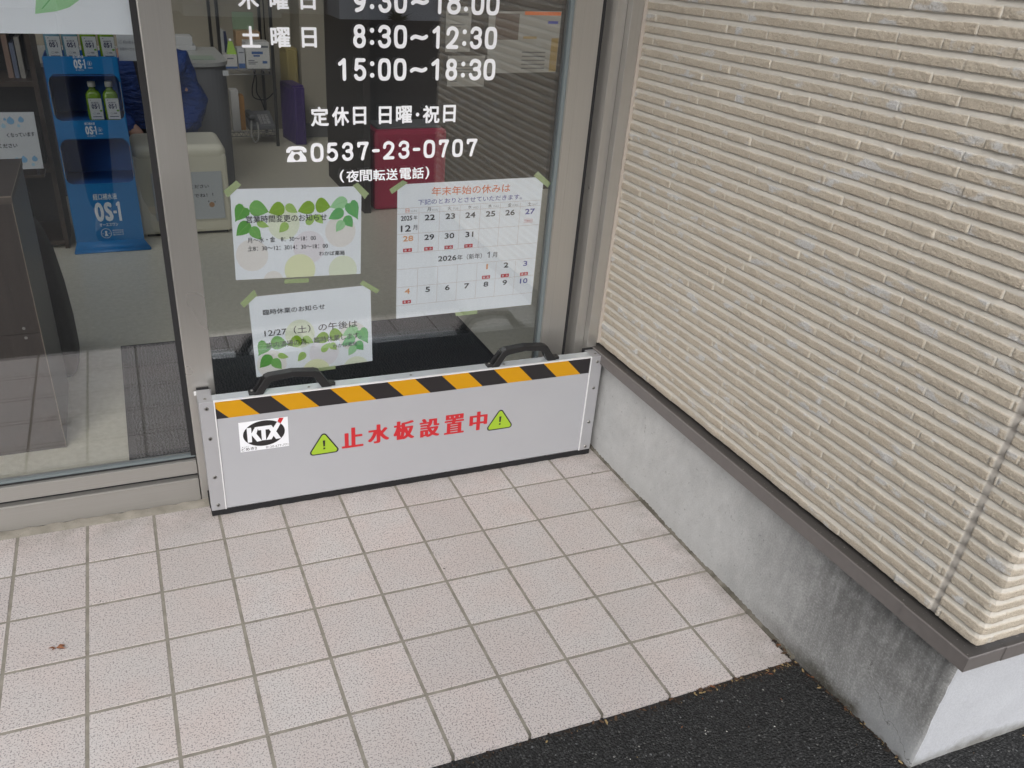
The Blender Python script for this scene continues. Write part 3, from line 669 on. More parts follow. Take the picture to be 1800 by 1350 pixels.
# telephone pictogram: body with dial hole, handset above
cx, cz = .7272, .8385
body = [(-.0225, -.0138), (.0225, -.0138), (.0205, -.004), (.013, .006), (.011, .0105), (.007, .0105), (.007, .0075), (-.007, .0075), (-.007, .0105), (-.011, .0105), (-.013, .006), (-.0205, -.004)]
hole = [(.0072 * math.cos(a), -.0035 + .0072 * math.sin(a)) for a in np.linspace(0, 2 * math.pi, 19)[:-1]]
bl = [p for p in body if p[0] <= 0]; 
half = [(0, -.0138), (.0225, -.0138), (.0205, -.004), (.013, .006), (.011, .0105), (.007, .0105), (.007, .0075), (0, .0075)] + [(.0072 * math.sin(a), -.0035 + .0072 * math.cos(a)) for a in np.linspace(0, math.pi, 10)]
mb.flat([(cx + x, cz + z) for x, z in half], YL); mb.flat([(cx - x, cz + z) for x, z in half], YL)
hs_ = [(-.0228, .0065), (-.0145, .0065), (-.0135, .0105), (-.009, .0125), (.009, .0125), (.0135, .0105), (.0145, .0065), (.0228, .0065), (.0222, .0135), (.017, .0185), (.009, .0203), (-.009, .0203), (-.017, .0185), (-.0222, .0135)]
mb.flat([(cx + x, cz + z) for x, z in hs_], YL - .00003)
KF = (.0776 + 1.852703) / (.0895 + 1.852703)     # survey re-taken on the outer glass face
mb.v = [(.364831 + (x - .364831) * KF, .0776 + (y - YL), 1.272544 + (z - 1.272544) * KF) for x, y, z in mb.v]
mb.build('lettering', M_VINYL, pane)

jamb = thing('door_jamb', 'stepped beige metal door jamb between glass door and stone wall', 'door frame', (1.48, .04, 0))
mb = MB(); mb.box(1.4870, 1.5165, .0000, .12, .316, 2.3); bevel(mb.build('outer_stop', M_ALU, jamb), .0012)
mb = MB(); mb.box(1.4600, 1.4868, .0220, .12, 0, 2.3); bevel(mb.build('middle_stop', M_ALU, jamb), .0012)
def _rec(t, p):
    n = N(t); n.link(n.mix(n.noise(n.map(n.coord(), (200, 200, 1)), 4.), (.30, .28, .26), (.35, .33, .31)), p.inputs['Base Color'])
mb = MB(); mb.box(1.4548, 1.4598, .0680, .12, 0, 2.3); bevel(mb.build('inner_lip', M_ALU, jamb), .001)
mb = MB(); mb.box(1.4454, 1.4546, .0615, .12, 0, 2.3); mb.build('rubber_gap', M_BLACK, jamb)
mb = MB()
for zc in (.745,): mb.tube([(1.4605, .046, zc), (1.4585, .046, zc)], .0036, 14)
mb.build('screw', M_STEEL, jamb)
mb = MB(); mb.box(1.4872, 1.534, .0015, .12, 0, .3155); mb.build('lower_infill', M_ALU, jamb)

# upper facade, overhead
up = thing('upper_facade', 'plain beige upper facade band above the glazing', 'facade', (0, .1, 2.3))
mb = MB(); mb.box(-6, 1.529, .02, .20, 2.285, 3.2); mb.box(-6, -2.28, .02, .20, 0, 2.285); mb.build('wall', mat('upper_wall', (.42, .38, .33), .85), up)

cnp = thing('added_canopy', 'unseen flat canopy added over the shop entrance to dim light from above', 'canopy', (-.5, -.8, 2.38))  # out of view, put in to hold back overhead light on the porch
mb = MB(); mb.box(-4, 1.50, -1.60, .018, 2.38, 2.50); mb.build('slab', mat('added_canopy_white', (.62, .61, .58), .8), cnp)

# ------------------------------------------------------------------ flood barrier
bar = thing('flood_barrier', 'silver flood barrier board with hazard stripes and red lettering across the doorway', 'flood barrier', (.98, -.035, 0))
XL, XR, YF = .4445, 1.5105, -.0530
TOP = lambda x: .3225 - .0085 * (x - XL) / (XR - XL)
def bprism(mb, x0, x1, z0, z1f, y0, y1, mi=0):
    a, b = z1f(x0), z1f(x1)
    vs = [(x0, y0, z0), (x1, y0, z0), (x1, y0, b), (x0, y0, a), (x0, y1, z0), (x1, y1, z0), (x1, y1, b), (x0, y1, a)]
    mb.add(vs, [(0, 1, 2, 3), (5, 4, 7, 6), (4, 0, 3, 7), (1, 5, 6, 2), (3, 2, 6, 7), (4, 5, 1, 0)], mi)
mb = MB(); bprism(mb, XL + .033, XR - .034, .017, lambda x: TOP(x) - .0035, YF + .0022, -.022); mb.build('panel', M_PANEL, bar)
mb = MB(); bprism(mb, XL + .030, XR - .030, .280, lambda x: TOP(x), YF + .0045, -.0185)
vs = mb.build('top_rail', mat('pale_anodised_top', (.60, .645, .68), .25, .3), bar); bevel(vs, .001)
mb = MB(); bprism(mb, XL + .033, XR - .034, .318 - .03, lambda x: TOP(x) + .0002, YF - .0002, YF + .0044)
# keep only a slim bright lip
mb.v = [(x, y, (TOP(x) - .0030 if z < .3 else z)) for x, y, z in mb.v]
mb.build('top_lip', M_EDGE, bar)
for x0, x1, side in ((XL, XL + .0330, 1), (XR - .0335, XR, -1)):
    mb = MB(); bprism(mb, x0, x1, .016, TOP, YF, -.0180); post = bevel(mb.build('end_post', M_ANOD, bar), .0012)
    lx0, lx1 = (x1, x1 + .0028) if side > 0 else (x0 - .0028, x0)
    mb = MB(); bprism(mb, lx0, lx1, .016, lambda x: TOP(x) - .001, YF - .0004, YF + .002); mb.build('edge_trim', M_EDGE, post)
    for zc in ([.304, .223, .114, .031] if side > 0 else [.297, .217, .108, .026]):
        mb = MB(); xc = (x0 + x1) / 2 + (.0015 if side < 0 else .0); yy = YF - .0001
        ro, ri = .0050, .0024; n = 18; vs = []
        for i in range(n):
            a = 2 * math.pi * i / n; vs += [(xc + ro * math.cos(a), yy, zc + ro * math.sin(a)), (xc + ro * .72 * math.cos(a), yy - .0016, zc + ro * .72 * math.sin(a)), (xc + ri * math.cos(a), yy - .0016, zc + ri * math.sin(a)), (xc + ri * math.cos(a), yy - .0002, zc + ri * math.sin(a))]
        mb.add(vs, [(4 * i + k, 4 * ((i + 1) % n) + k, 4 * ((i + 1) % n) + k + 1, 4 * i + k + 1) for i in range(n) for k in range(3)], 0, False)
        mb.add([(xc + ri * math.cos(2 * math.pi * i / n), yy - .0003, zc + ri * math.sin(2 * math.pi * i / n)) for i in range(n)], [tuple(range(n))], 1)
        mb.build('screw', [M_STEEL, M_STEELD], post)
mb = MB(); bprism(mb, XL + .0005, XL + .0325, .05, lambda x: TOP(x) - .0005, -.0178, .0150); bevel(mb.build('back_block', M_ANOD, bar), .001)
mb = MB(); bprism(mb, XL - .0045, XL + .036, .308, lambda x: TOP(x) - .004, .0150, .0168); mb.build('clamp_plate', M_EDGE, bar)
mb = MB(); bprism(mb, XL + .002, XL + .0305, .03, lambda x: TOP(x) + .0025, .0170, .0222); mb.build('sponge_seal', M_BLACK, bar)
mb = MB(); bprism(mb, XR - .0320, XR - .0010, .05, lambda x: TOP(x) - .0005, -.0178, -.0060); bevel(mb.build('back_block', M_ANOD, bar), .001)
mb = MB(); bprism(mb, XR - .038, XR + .001, .03, lambda x: TOP(x) + .003, -.0058, -.0010); mb.build('sponge_seal', M_BLACK, bar)
mb = MB(); n = 60
for i in range(n):      # black foam strip under the board, pressed onto the tiles
    x0 = XL - .0005 + (XR - XL) * i / n; x1 = XL - .0005 + (XR - XL) * (i + 1) / n
    w0 = .0009 * math.sin(i * 2.1); w1 = .0009 * math.sin((i + 1) * 2.1)
    mb.add([(x0, YF - .0006 + w0, .0006), (x1, YF - .0006 + w1, .0006), (x1, YF + .0004, .0165), (x0, YF + .0004, .0165), (x0, -.018, .0006), (x1, -.018, .0006), (x1, -.018, .0165), (x0, -.018, .0165)], [(0, 1, 2, 3), (5, 4, 7, 6)])
mb.box(XL - .0008, XL + .004, YF - .0003, .018, .0006, .0162); mb.box(XL - .002, XL + .010, -.018, .0215, .0006, .030)
mb.build('foam_strip', mat('black_foam', (.012, .012, .014), .95, build=lambda t, p: N(t).link(N(t).bump(N(t).noise(N(t).coord(), 500., 3.), .8, .002), p.inputs['Normal'])), bar)
# hazard stripes: one strip of tape, amber and black bands butted
YT = YF + .0019; zt = lambda x: TOP(x) - .0032; zb = lambda x: TOP(x) - .0490
mb = MB(); edges = []
k = 0; xa, xz = XL + .0362, XR - .0368
def clipx(pts, lo, hi):
    for sgn, lim in ((1, lo), (-1, hi)):
        out = []
        for i in range(len(pts)):
            a, b = pts[i], pts[(i + 1) % len(pts)]; ia, ib = sgn * (a[0] - lim) >= 0, sgn * (b[0] - lim) >= 0
            if ia: out.append(a)
            if ia != ib: t = (lim - a[0]) / (b[0] - a[0]); out.append((lim, a[1] + (b[1] - a[1]) * t))
        pts = out
        if not pts: return []
    return pts
for k in range(-2, 18):
    a = .4645 + .0722 * k; pts = [(a, 1), (a + .0722, 1), (a + .0722 + .0445, 0), (a + .0445, 0)]
    pts = clipx(pts, xa, xz)
    if len(pts) >= 3: mb.flat([(x, zb(x) + (zt(x) - zb(x)) * v) for x, v in pts], YT, 0 if k % 2 == 0 else 1)
mb.build('hazard_tape', [M_YEL, M_BLK], bar)
# sticker with emblem
YS = YF + .0018
mb = MB(); mb.flat([(.5291, .2555), (.647, .255), (.6459, .172), (.5281, .1728)], YS, 0)
n = 48; mb.flat([(.5877 + .0503 * math.cos(2 * math.pi * i / n) + .0025 * math.sin(2 * math.pi * i / n), .2180 + .0352 * math.sin(2 * math.pi * i / n) - .001 * math.cos(2 * math.pi * i / n)) for i in range(n)], YS - .0002, 1)
mb.flat([(.5472, .2382), (.5579, .238), (.5579, .2230), (.5579, .2160), (.5572, .1975), (.5473, .1977)], YS - .0004, 0)
mb.flat([(.5580, .2224), (.567, .238), (.5757, .238), (.5693, .2191), (.5811, .198), (.5693, .197), (.5580, .2166)], YS - .00042, 0)
mb.flat([(.5745, .2381), (.6061, .2381), (.5999, .2273), (.5916, .2277), (.5912, .1983), (.5811, .1985), (.5812, .2279), (.5741, .2281)], YS - .00045, 0)
mb.flat([(.6061, .2381), (.6106, .23), (.6203, .2446), (.6288, .2388), (.617, .2187), (.6276, .1977), (.6152, .1972), (.6099, .207), (.6043, .1981), (.5916, .1982), (.604, .2198), (.5999, .2273)], YS - .00048, 0)
mb.flat([(.6217, .2458), (.626, .2548), (.6373, .254), (.6292, .2393)], YS - .0005, 2)
put_text(mb, "オーバー", (.5316, .1850), (.017, 0), (0, .0030), YS - .0002, 1, .02)
put_text(mb, "どめき2", (.5305, .1752), (.037, 0), (0, .0088), YS - .0002, 1, .012)
put_text(mb, "0120-677-771", (.5893, .1742), (.0545, -.0002), (0, .0060), YS - .0002, 3)
mb.build('sticker', [M_WHITE, M_BLK, M_RED, M_INK], bar)
# clear label with red lettering and two warning triangles
mb = MB()
for ch, q in {'止': (.7788, .1404, .0565, .0580), '水': (.8471, .1420, .0575, .0550), '板': (.9155, .1418, .0572, .0550), '設': (.9867, .1375, .0562, .0560), '置': (1.0558, .1358, .0565, .0590), '中': (1.1272, .1355, .0519, .0570)}.items():
    for j, dx in enumerate((-.0022, -.0008, .0008, .0022)):
        put_text(mb, ch, (q[0] + .0022 + dx, q[1]), (q[2] - .0044, -.0006), (0, q[3]), YS - .00005 * j, 0, .012)
mb.build('warning_lettering', M_RED, bar)
for tx, tz in ((.7335, .1385), (1.2170, .1335)):
    mb = MB()
    def rtri(s, r):
        pts = []
        for ang, (px, pz) in ((90, (0, .040)), (210, (-.0262, -.0005)), (330, (.0262, -.0005))):
            pts += [(px * s + r * math.cos(math.radians(ang + a)), (pz - .0125) * s + .0125 + r * math.sin(math.radians(ang + a))) for a in (-60, -40, -20, 0, 20, 40, 60)]
        return [(tx + x, tz + .004 + z) for x, z in pts]
    mb.flat(rtri(1.08, .0085), YS, 0); mb.flat(rtri(1.04, .0058), YS - .0002, 1)
    mb.flat([(tx - .0032, tz + .0345), (tx + .0032, tz + .0345), (tx + .0022, tz + .0170), (tx - .0022, tz + .0170)], YS - .0004, 0); mb.box(tx - .0025, tx + .0025, YS - .0004, YS - .00035, tz + .0085, tz + .0135, 0)
    mb.build('warning_triangle', [M_BLK, M_LIME], bar)
# carrying handles
for hx0, hx1 in ((.571, .760), (1.182, 1.372)):
    zt0 = TOP((hx0 + hx1) / 2); mb = MB()
    out = [(0, 0), (.030, .044), (.040, .0475), (.095, .0515), (.150, .0465), (.160, .0425), (.189, 0)]
    inn = [(.022, 0), (.0405, .0290), (.050, .0325), (.095, .0375), (.139, .0320), (.147, .0285), (.164, 0)]
    yc0, yc1 = YF + .006, YF + .030
    n = len(out); vs = []
    for yy, sh in ((yc0, .0), (yc1, .0)):
        vs += [(hx0 + x, yy, zt0 + z - .001) for x, z in out] + [(hx0 + x, yy, zt0 + z - .001) for x, z in inn]
    fs = []
    for i in range(n - 1):
        fs += [(n + i, n + i + 1, i + 1, i), (2 * n + i, 2 * n + i + 1, 3 * n + i + 1, 3 * n + i), (i, i + 1, 2 * n + i + 1, 2 * n + i), (n + i + 1, n + i, 3 * n + i, 3 * n + i + 1)]
    fs += [(0, 2 * n, 3 * n, n), (n - 1, 2 * n - 1, 4 * n - 1, 3 * n - 1)]
    mb.add(vs, fs)
    mb.box(hx0 - .010, hx0 + .006, YF + .008, YF + .028, zt0 - .0008, zt0 + .0075, b=.002)
    mb.box(hx1 - .006, hx1 + .009, YF + .008, YF + .028, zt0 - .0008, zt0 + .0075, b=.002)
    hd = bevel(mb.build('handle', M_PLAST, bar), .0028, 3)
    mb = MB()
    for x, z in ((hx0 + .006, .014), ): mb.add([(hx0 + .0005, yc0 + .005, zt0 + .0055), (hx0 + .0245, yc0 + .005, zt0 + .0405), (hx0 + .0245, yc1 - .005, zt0 + .0405), (hx0 + .0005, yc1 - .005, zt0 + .0055)], [(0, 1, 2, 3)])
    mb.v = [(x - .0006, y, z + .0006) for x, y, z in mb.v]
    mb.build('screw_recess', M_BLACK, hd)
    mb = MB(); mb.tube([(hx0 - .002, (yc0 + yc1) / 2, zt0 + .0072), (hx0 - .002, (yc0 + yc1) / 2, zt0 + .0095)], .0035, 14); mb.build('screw', M_STEEL, hd)
for sx in (.4605, .705, .965, 1.222, 1.495):
    mb = MB(); mb.tube([(sx, YF + .0165, TOP(sx) - .0005), (sx, YF + .0165, TOP(sx) + .0008)], .0042, 16); mb.tube([(sx, YF + .0165, TOP(sx) + .0008), (sx, YF + .0165, TOP(sx) + .0010)], .0020, 10, 1)
    mb.build('screw', [M_STEEL, M_STEELD], bar)

# ------------------------------------------------------------------ papers taped inside the door glass
YP = .0902
M_C = {k: mat(k, v, .6) for k, v in dict(print_green_deep=(.10, .36, .05), print_green=(.17, .44, .10), print_olive=(.23, .42, .025), print_green_pale=(.36, .56, .14), print_mint=(.36, .66, .36), print_jade=(.13, .44, .14),
      dot_peach=(.79, .77, .76), dot_lime=(.76, .82, .66), dot_pink=(.79, .77, .83), dot_yellow=(.79, .83, .55), orange_print=(.70, .155, .03), orange_pale=(.74, .36, .17), navy_print=(.06, .07, .33), grid_line=(.48, .36, .32), water_blue=(.16, .34, .54), water_pale=(.32, .50, .64)).items()}
CN = list(M_C)
def quad_map(c):
    """unit paper coords (u right, v down) -> x,z through the four measured corners TL,TR,BR,BL"""
    TL, TR, BR, BL = [np.array(p) for p in c]
    return lambda u, v: tuple((TL * (1 - u) + TR * u) * (1 - v) + (BL * (1 - u) + BR * u) * v)
def clip_rect(pts, lo=(0, 0), hi=(1, 1)):
    for ax in (0, 1):
        for sgn, lim in ((1, lo[ax]), (-1, hi[ax])):
            out = []
            for i in range(len(pts)):
                a, b = pts[i], pts[(i + 1) % len(pts)]; ia, ib = sgn * (a[ax] - lim) >= 0, sgn * (b[ax] - lim) >= 0
                if ia: out.append(a)
                if ia != ib: t = (lim - a[ax]) / (b[ax] - a[ax]); out.append((a[0] + (b[0] - a[0]) * t, a[1] + (b[1] - a[1]) * t))
            pts = out
            if not pts: return []
    return pts
def leaf(p0, p1, w, heart=False):
    p0, p1 = np.array(p0, float), np.array(p1, float); t = p1 - p0; L = np.linalg.norm(t); t /= L; n = np.array([-t[1], t[0]]); pts = []
    prof = [(0, .0), (.04, .22), (.15, .42), (.32, .5), (.52, .45), (.72, .30), (.88, .13), (1., 0)]
    if heart: prof = [(.08, .0), (.0, .2), (.06, .40), (.25, .5), (.48, .43), (.72, .24), (.9, .08), (1.05, 0)]
    for a, b in prof: pts.append(p0 + t * L * a + n * w * b)
    for a, b in prof[-2:0:-1]: pts.append(p0 + t * L * a - n * w * b)
    return [tuple(p) for p in pts]
PX = lambda x, y: ((x - 85) / 775, (y - 108) / 527)     # design units measured on the upper notice
LEAVES = [(165, 205, 105, 288, 78, 'print_green_deep', 1), (190, 205, 300, 240, 78, 'print_green', 0), (392, 212, 298, 245, 68, 'print_olive', 0), (400, 205, 470, 250, 44, 'print_green_pale', 0), (572, 210, 470, 243, 66, 'print_olive', 0),
    (578, 205, 670, 222, 76, 'print_olive', 0), (772, 185, 665, 225, 62, 'print_mint', 0), (785, 195, 838, 298, 74, 'print_jade', 1), (750, 245, 655, 292, 56, 'print_jade', 0), (758, 280, 806, 345, 54, 'print_jade', 0), (748, 305, 702, 370, 48, 'print_mint', 0),
    (185, 298, 104, 372, 66, 'print_green_deep', 0), (192, 325, 246, 400, 56, 'print_green', 0), (228, 300, 298, 326, 34, 'print_green_pale', 0), (408, 308, 356, 362, 44, 'print_green_pale', 0), (520, 318, 580, 262, 40, 'print_green_pale', 0), (580, 268, 622, 318, 42, 'print_green_pale', 0)]
DOTS = [(190, 490, 95, 'dot_peach'), (385, 310, 95, 'dot_lime'), (535, 455, 98, 'dot_pink'), (730, 368, 95, 'dot_peach'), (475, 590, 95, 'dot_yellow'), (745, 605, 90, 'dot_lime'), (310, 650, 60, 'dot_peach')]
def notice(name, label, corners, texts, dv, tapes, grp):
    base = thing(name, label, 'notice', (float(np.mean([c[0] for c in corners])), YP, float(min(c[1] for c in corners))), 0, grp)
    q = quad_map(corners); mb = MB(); mb.prism([q(0, 0), q(1, 0), q(1, 1), q(0, 1)][::-1], YP, YP + .0003)
    sh = mb.build('paper', M_PAPER, base)
    mb = MB()
    for j, (x, y, r, c) in enumerate(DOTS):
        cx, cy = PX(x, y); pts = [(cx + r / 775 * math.cos(2 * math.pi * i / 36), cy + dv * .35 + r / 527 * math.sin(2 * math.pi * i / 36)) for i in range(36)]
        pts = clip_rect(pts)
        if pts: mb.flat([q(*p) for p in pts], YP - .00012 - .00002 * j, CN.index(c))
    for j, (x0, y0, x1, y1, w, c, h) in enumerate(LEAVES):
        s = 1. if dv < .1 else .98
        P = leaf((x0, y0), (x1, y1), w * 1.18, h); P = [PX(*p) for p in P]; P = clip_rect([(.5 + (u - .5) * s, v + dv) for u, v in P])
        if P:
            mb.flat([q(*p) for p in P], YP - .0003 - .00002 * j, CN.index(c))
            a, b = PX(x0, y0), PX(x1, y1); m_ = CN.index('print_green_pale' if 'pale' not in c and 'mint' not in c else 'print_jade')
            A, B = q(a[0], a[1] + dv), q(b[0], b[1] + dv); t = np.array(B) - np.array(A); t /= np.linalg.norm(t); nn = np.array([-t[1], t[0]]) * .0003
            mb.flat([tuple(np.array(A) + nn), tuple(np.array(A) - nn), tuple(np.array(B) - nn * .3), tuple(np.array(B) + nn * .3)], YP - .00070, m_)
    mb.build('leaf_print', [M_C[k] for k in CN], sh)
    for t in texts: mb = MB(); put_text(mb, t[0], t[1:3], t[3:5], t[5:7], YP - .0009, 0, .010); mb.build('text_line', M_INK, sh)
    for tp in tapes:
        mb = MB(); P = [np.array(p) for p in tp]; jag = []
        for i in range(4):
            a, b = P[i], P[(i + 1) % 4]; L = np.linalg.norm(b - a)
            jag.append(a)
            if L < .03:
                t = (b - a) / L; nn = np.array([-t[1], t[0]])
                for k in range(1, 6): jag.append(a + (b - a) * k / 6 + nn * (.0008 if k % 2 else -.0004))
        mb.flat([tuple(p) for p in jag], YP - .0011); mb.build('masking_tape', M_TAPE, base)
    return base
T1 = [[(.5898, .7892), (.6, .7788), (.5689, .753), (.56, .7669)], [(.8549, .7665), (.8664, .773), (.8934, .7463), (.883, .7337)], [(.6829, .5511), (.7416, .5496), (.7411, .5389), (.6823, .5405)]]
T2 = [[(.6096, .532), (.6156, .5166), (.5824, .4888), (.5747, .5012)], [(.8685, .5235), (.8764, .5325), (.9198, .503), (.911, .4948)], [(.755, .3060), (.800, .3070), (.800, .2975), (.755, .2965)]]
notice('hours_notice', 'upper white leaf-bordered paper notice taped left on the glass door', [(.5745, .7706), (.876, .7635), (.871, .5496), (.5694, .5586)],
    [('営業時間変更のお知らせ', .604, .6922, .187, -.0045, 0, .017), ('月～水・金　8：30～18：00', .6037, .6457, .1593, -.0042, 0, .0132), ('土8：30～12：3014：30～18：00', .6022, .6265, .1891, -.0055, 0, .0126), ('わかば薬局', .7689, .6032, .0628, -.0025, 0, .0112)], 0., T1, None)
notice('closing_notice', 'lower white leaf-bordered notice dated 12/27 behind the barrier handle', [(.5943, .5135), (.8958, .5185), (.8997, .3082), (.5981, .3001)],
    [('臨時休業のお知らせ', .6259, .4645, .1525, .0012, 0, .0143), ('12/27（土）の午後は', .6258, .4065, .2348, .002, 0, .0210), ('店内清掃の為、臨時休業します。', .6278, .3748, .2432, .003, 0, .0165), ('わかば薬局', .7952, .357, .0634, .0005, 0, .0115)], .385, T2, None)
# calendar
cal = thing('holiday_calendar', 'white new-year holiday calendar sheet taped right on the glass door', 'calendar', (1.157, YP, .42))
mb = MB(); mb.prism([(.9642, .7639), (1.3505, .7661), (1.349, .4224), (.964, .4205)], YP, YP + .0003); sheet = mb.build('paper', M_PAPER, cal)
CM = [M_INK, M_C['orange_print'], M_C['navy_print'], M_C['grid_line'], M_RED, M_WHITE, M_C['orange_pale'], mat('grey_print', (.30, .30, .32), .6)]
mb = MB(); y1 = YP - .0004
put_text(mb, "年末年始の休みは", (1.0512, .7325), (.2085, 0), (0, .0213), y1, 1, .008)
put_text(mb, "下記のとおりとさせていただきます。", (1.0166, .7121), (.277, .0005), (0, .0135), y1, 2, .008)
put_text(mb, "2026", (1.0734, .5654), (.050, 0), (0, .0140), y1, 0, .03); put_text(mb, "年（新年）", (1.1255, .5645), (.068, 0), (0, .0150), y1, 0, .008)
figure(mb, '1', 1.2085, 1.2155, .5645, .5812, .0013, y1); put_text(mb, "月", (1.2235, .5650), (.0130, 0), (0, .0140), y1, 0, .008)
cols = [.9642, 1.0194, 1.0733, 1.1271, 1.1816, 1.2358, 1.2915, 1.3480]
rowz = [.7058, .6922, .6420, .5935, .5522, .5045, .4552]
for i in (0, 1, 2, 3, 4, 5, 6): mb.flat([(cols[0], rowz[i]), (cols[7], rowz[i] + .002), (cols[7], rowz[i] + .0026), (cols[0], rowz[i] + .0006)], y1 + .0001, 3)
for j in range(1, 7):
    for a, b in ((0, 3), (4, 6)): mb.flat([(cols[j], rowz[a]), (cols[j] + .0006, rowz[a]), (cols[j] + .0006 - .0006, rowz[b]), (cols[j] - .0006, rowz[b])], y1 + .00005, 3)
for j, (k, e) in enumerate(zip("日月火水木金土", "SUN MON TUE WED THU FRI SAT".split())):
    put_text(mb, k, (cols[j] + .021, .6955), (.0095, .0), (0, .0095), y1, 1 if j == 0 else 0, .006); put_text(mb, e, (cols[j] + .034, .6957), (.015, 0), (0, .0050), y1, 7)
def num(s, j, z, mi): txt(mb, s, cols[j] + .0285, z, .0142, y1, mi, .034, 1.42, 'c')
def badge(j, z):
    x = cols[j] + .0275; mb.flat([(x - .0115, z), (x + .0115, z + .0003), (x + .0115, z + .0095), (x - .0115, z + .0092)], y1, 4)
    put_text(mb, "休", (x - .0085, z + .0018), (.0062, 0), (0, .0060), y1 - .0002, 5, .02); put_text(mb, "み", (x + .0020, z + .0020), (.0062, 0), (0, .0056), y1 - .0002, 5, .02)
put_text(mb, "2025", (.9735, .6755), (.029, 0), (0, .0120), y1, 0, .03); put_text(mb, "年", (1.0060, .6765), (.0095, 0), (0, .0105), y1, 0, .01)
put_text(mb, "12", (.9735, .6480), (.0260, 0), (0, .0165), y1, 0, .03); put_text(mb, "月", (1.0045, .6510), (.0115, 0), (0, .0125), y1, 0, .01)
for j, s in zip(range(1, 7), "22 23 24 25 26 27".split()): num(s, j, .6732, 2 if j == 6 else 0)
x = cols[6] + .026; mb.flat([(x - .012, .6510), (x + .012, .6512), (x + .012, .6516), (x - .012, .6514)], y1, 4); mb.flat([(x - .012, .6600), (x + .012, .6602), (x + .012, .6606), (x - .012, .6604)], y1, 4)
mb.flat([(x - .012, .6510), (x - .0116, .6510), (x - .0116, .6604), (x - .012, .6604)], y1 - .0001, 4); mb.flat([(x + .0116, .6512), (x + .012, .6512), (x + .012, .6606), (x + .0116, .6606)], y1 - .0001, 4)
put_text(mb, "午後休み", (x - .0105, .6528), (.021, 0), (0, .0058), y1, 4)
for j, s in zip(range(0, 4), "28 29 30 31".split()): num(s, j, .6235, 6 if j == 0 else 0); badge(j, .5962)
for j, s in ((4, '1'), (5, '2'), (6, '3')): num(s, j, .5345, {4: 6, 5: 0, 6: 2}[j]); badge(j, .5078)
for j, s in zip(range(7), "4 5 6 7 8 9 10".split()): num(s, j, .4862, 6 if j == 0 else (2 if j == 6 else 0))
badge(0, .4595)
mb.build('calendar_print', CM, sheet)
for tp in [[(.9439, .7535), (.9773, .7738), (.99, .7673), (.9502, .7422)], [(1.3208, .7704), (1.332, .7809), (1.3716, .7494), (1.3642, .7386)], [(1.1267, .4220), (1.19, .4220), (1.1904, .4117), (1.1288, .4114)]]:
    mb = MB(); mb.flat(tp, YP - .0011); mb.build('masking_tape', M_TAPE, cal)
# poster on the left window
po = thing('leaf_poster', 'large white poster with pale green leaf at the top of the left window', 'poster', (-.1, .066, 1.08))
mb = MB(); mb.prism([(-.42, 1.0805), (.4235, 1.0830), (.4235, 1.68), (-.42, 1.68)], .0640, .0644); sh = mb.build('paper', M_PAPER, po)
mb = MB(); P = leaf((.330, 1.190), (.2475, 1.116), .070); mb.flat(P, .0637, CN.index('print_mint')); mb.flat([(.26, 1.1250), (.262, 1.1245), (.330, 1.1895), (.328, 1.191)], .0634, CN.index('print_jade'))
mb.build('leaf_print', [M_C[k] for k in CN], sh)

# ------------------------------------------------------------------ interior
ZF = .02
mb = MB(); mb.box(-4, 4, .112, 5.2, -.05, ZF); tag(mb.build('indoor_floor', M_FLOOR), kind='structure')
mb = MB(); mb.box(.492, 1.4455, .03, .112, -.04, .012); tag(mb.build('door_threshold', M_ALUH), kind='structure')
mb = MB(); mb.box(-4, 4, .112, .35, 2.45, 2.5); mb.box(-4, 4, 2.7, 5.2, 2.45, 2.5); mb.box(-4, -3.0, .35, 2.7, 2.45, 2.5); mb.box(2.8, 4, .35, 2.7, 2.45, 2.5)    # made-up opening in the middle, lets daylight in to brighten the shop
tag(mb.build('indoor_ceiling', M_CEIL), kind='structure')
mb = MB(); mb.box(-4, 4, 4.62, 4.7, ZF, 2.45); mb.box(-4, -3.9, .2, 4.62, ZF, 2.45); mb.box(3.9, 4, .2, 4.62, ZF, 2.45); mb.box(1.535, 3.9, .112, .2, ZF, 2.45); tag(mb.build('indoor_wall', M_IWALL), kind='structure')
mb = MB(); mb.box(1.575, 1.95, 4.3, 4.615, ZF, 2.44); colm = mb.build('indoor_column', M_IWALL); tag(colm, 'beige square column with grey skirting in the back corner', 'column')
mb = MB(); mb.box(1.570, 1.955, 4.294, 4.2995, ZF, .115); mb.box(1.569, 1.5745, 4.2995, 4.6, ZF, .115); mb.build('skirting', M_BASE, colm)
part = thing('dark_partition', 'dark brown partition with posters behind the red seat', 'partition', (2.4, 2.7, ZF))
mb = MB(); mb.box(1.495, 1.530, 2.39, 3.2, ZF, 2.44); mb.build('side_panel', M_DARKW, part)
mb = MB(); mb.box(1.5305, 3.88, 2.68, 2.74, ZF, 2.44); mb.build('back_panel', M_DARKW, part)
pm = [mat('dim_poster_paper', (.30, .29, .26), .7), mat('poster_photo', (.10, .07, .055), .6), mat('poster_gold', (.30, .20, .06), .6), mat('poster_grey_text', (.10, .10, .10), .7), M_C['navy_print'], M_C['orange_print']]
def wall_poster(name, label, pts, extra):
    o = thing(name, label, 'poster', (pts[0][0], 2.678, pts[2][1])); mb = MB(); mb.prism(pts, 2.6785, 2.6795, 0); s_ = mb.build('paper', pm[0], o)
    for (x0, x1, z0, z1, mi) in extra:
        mb = MB(); mb.flat([(x0, z0), (x1, z0), (x1, z1), (x0, z1)], 2.678); mb.build('text_line' if mi == 3 else ('photo_print' if mi == 1 else 'colour_print'), pm[mi], s_)
rl = [(2.46, 2.60, .66 + .02 * i + .02, .665 + .02 * i + .022, 3) for i in range(5)]
